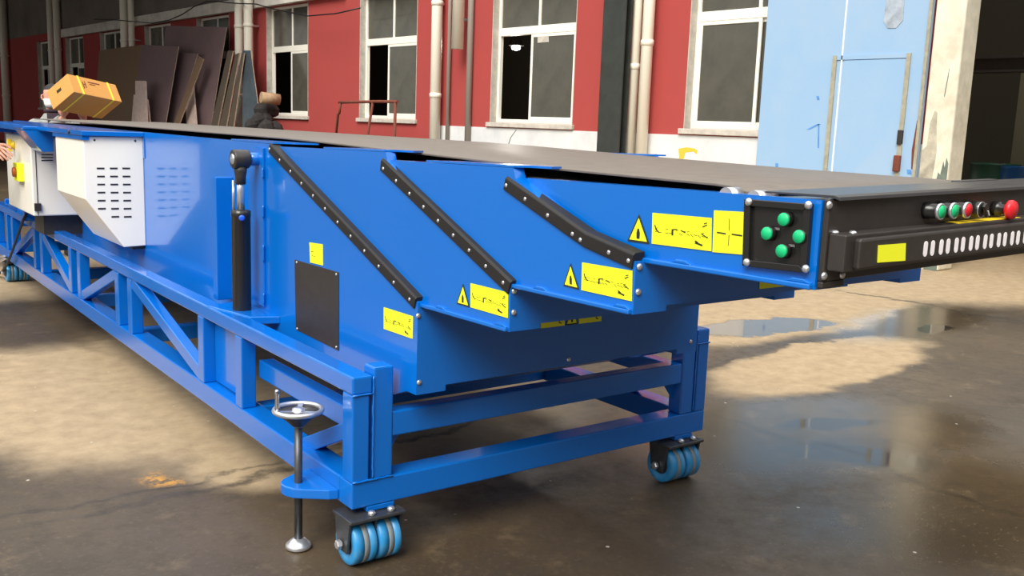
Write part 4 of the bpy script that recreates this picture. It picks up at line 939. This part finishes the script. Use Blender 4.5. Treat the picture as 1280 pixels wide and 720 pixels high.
    if mask:
        u_ = U; r_ = f.cross(u_); m_ = MB(); vs = []; nn_ = 11
        for i, h in enumerate((-.020, -.045, -.075, -.102)):
            for k in range(nn_):
                t = math.radians(-88+176*k/(nn_-1)); a = (.079, .079, .074, .062)[i]; bb = (.112, .116, .108, .090)[i]
                vs.append(hc+r_*a*math.sin(t)+f*(bb*math.cos(t)*.98)+u_*h)
        m_.add(vs, [(i*nn_+k, i*nn_+k+1, (i+1)*nn_+k+1, (i+1)*nn_+k) for i in range(3) for k in range(nn_-1)], True)
        mo = m_.build('face_mask', 'mask', P); so = mo.modifiers.new('solid', 'SOLIDIFY'); so.thickness = .003
    return P

# --- cardboard box carried behind the tail of the conveyor
near = CAM+ray(92.5, 115).normalized()*9.55
vf = (near-CAM).normalized(); vr = (RT-vf*RT.dot(vf)).normalized(); vu = vr.cross(vf)
pxm = F_PX/((near-CAM).dot(FWD))
def axis(px_, py_, A): s_ = math.sqrt(A); return (vr*px_*s_+vu*py_*s_+vf*math.sqrt(max(0, 1-(px_**2+py_**2)*A))).normalized()
e_up, e_lo = axis(-6, 22.5, .0013855), axis(57, -13, .0001768); e_dp = e_lo.cross(e_up); e_dp = e_dp if e_dp.dot(vf) > 0 else -e_dp
H_, L_, D_ = 26.9/pxm, 75.2/pxm, 42.4/pxm
bp = lambda a, b, c: near+e_up*a*H_+e_lo*b*L_+e_dp*c*D_
mb = MB(); mb.hexa([bp(0, 0, 0), bp(0, 1, 0), bp(0, 1, 1), bp(0, 0, 1)], [bp(1, 0, 0), bp(1, 1, 0), bp(1, 1, 1), bp(1, 0, 1)])
bx = mb.build('cardboard_box', 'carton', bevel=.004); tag(bx, 'brown cardboard carton with two yellow straps held up by the person', 'box')
for b0 in (.18, .80):
    w_ = .035; e = .006; m_ = MB(); lo, hi = -e, 1+e
    for (a0, a1, c0, c1) in ((-.012, 0, -.01, 1.01), (1.0, 1.012, -.01, 1.01), (-.012, 1.012, -.01, 0), (-.012, 1.012, 1.0, 1.01)):
        m_.hexa([bp(a0, b0, c0), bp(a0, b0+w_, c0), bp(a0, b0+w_, c1), bp(a0, b0, c1)], [bp(a1, b0, c0), bp(a1, b0+w_, c0), bp(a1, b0+w_, c1), bp(a1, b0, c1)])
    m_.build('strap', 'strap', bx)
m_ = MB(); m_.hexa([bp(.52, -.004, .42), bp(.52, .002, .42), bp(.52, .002, .62), bp(.52, -.004, .62)], [bp(.66, -.004, .42), bp(.66, .002, .42), bp(.66, .002, .62), bp(.66, -.004, .62)]); m_.build('hand_hole', 'ink', bx)
for (b0, b1, a0, a1) in ((.25, .27, .35, .72), (.30, .315, .40, .78), (.28, .31, .56, .62), (.38, .62, .74, .80), (.40, .52, .64, .68)):
    m_ = MB(); m_.hexa([bp(a0, b0, -.006), bp(a0, b1, -.006), bp(a0, b1, .002), bp(a0, b0, .002)], [bp(a1, b0, -.006), bp(a1, b1, -.006), bp(a1, b1, .002), bp(a1, b0, .002)]); m_.build('printed_mark', 'rust', bx)
HC = CAM+ray(65.5, 121).normalized()*10.35
fdir = Vector((CAM.x-HC.x, CAM.y-HC.y, 0)).normalized()
lft = Vector((0, 0, 1)).cross(fdir)
hand_l = bp(-.05, .74, 1.24); hand_r = bp(-.05, .30, 1.24)
person((HC.x, HC.y, 0), fdir+lft*.1, HC, (hand_l, hand_r), 'person in a light grey jacket and face mask holding up a strapped carton', mask=True,
       handdir={1: e_up, -1: e_up}, palm={1: -e_dp, -1: -e_dp})
# --- second person at the left edge, only the hand reaches into the picture
tip = onx(14, 200, -.205)
wr_ = onx(-9, 181, -.285)
bp2 = Vector((-.74, wr_.y+.26, 0))
hd_ = (tip-wr_).normalized()
person((bp2.x, bp2.y, 0), Vector((1, -.35, 0)), Vector((bp2.x, bp2.y, 1.58)), (Vector((bp2.x+.1, bp2.y+.30, .86)), wr_), 'person at the left edge reaching a hand to the cabinet switches', jacket='trousers',
       handdir={-1: hd_, 1: Vector((0, 0, -1))}, palm={-1: Vector((.6, 0, -.8)), 1: Vector((0, -1, 0))})

# ================================================================== LIGHT
wd_ = bpy.data.worlds.new('sky'); SC.world = wd_; wd_.use_nodes = True; nt = wd_.node_tree; bg = nt.nodes['Background']
tc = nt.nodes.new('ShaderNodeTexCoord'); sx2 = nt.nodes.new('ShaderNodeSeparateXYZ'); nt.links.new(tc.outputs['Generated'], sx2.inputs[0])
rp = nt.nodes.new('ShaderNodeValToRGB'); nt.links.new(sx2.outputs['Z'], rp.inputs['Fac'])
rp.color_ramp.elements[0].position = .0; rp.color_ramp.elements[0].color = (.20, .195, .19, 1)
em = rp.color_ramp.elements.new(.30); em.color = (.42, .42, .41, 1)
rp.color_ramp.elements[1].position = .6; rp.color_ramp.elements[1].color = (.95, .98, 1.0, 1)
nt.links.new(rp.outputs['Color'], bg.inputs['Color']); bg.inputs['Strength'].default_value = 1.12
sd = bpy.data.lights.new('sun', 'SUN'); sd.energy = 2.3; sd.angle = math.radians(35); sd.color = (1, .95, .87)
so = bpy.data.objects.new('sun', sd); COL.objects.link(so); so.rotation_euler = G((.60, .36, -.74)).to_track_quat('-Z', 'Y').to_euler(); so.location = (-8, -6, 12)

SC.view_settings.view_transform = 'Standard'; SC.view_settings.look = 'None'; SC.view_settings.gamma = 1; SC.view_settings.exposure = 0.75; SC.view_settings.use_curve_mapping = False
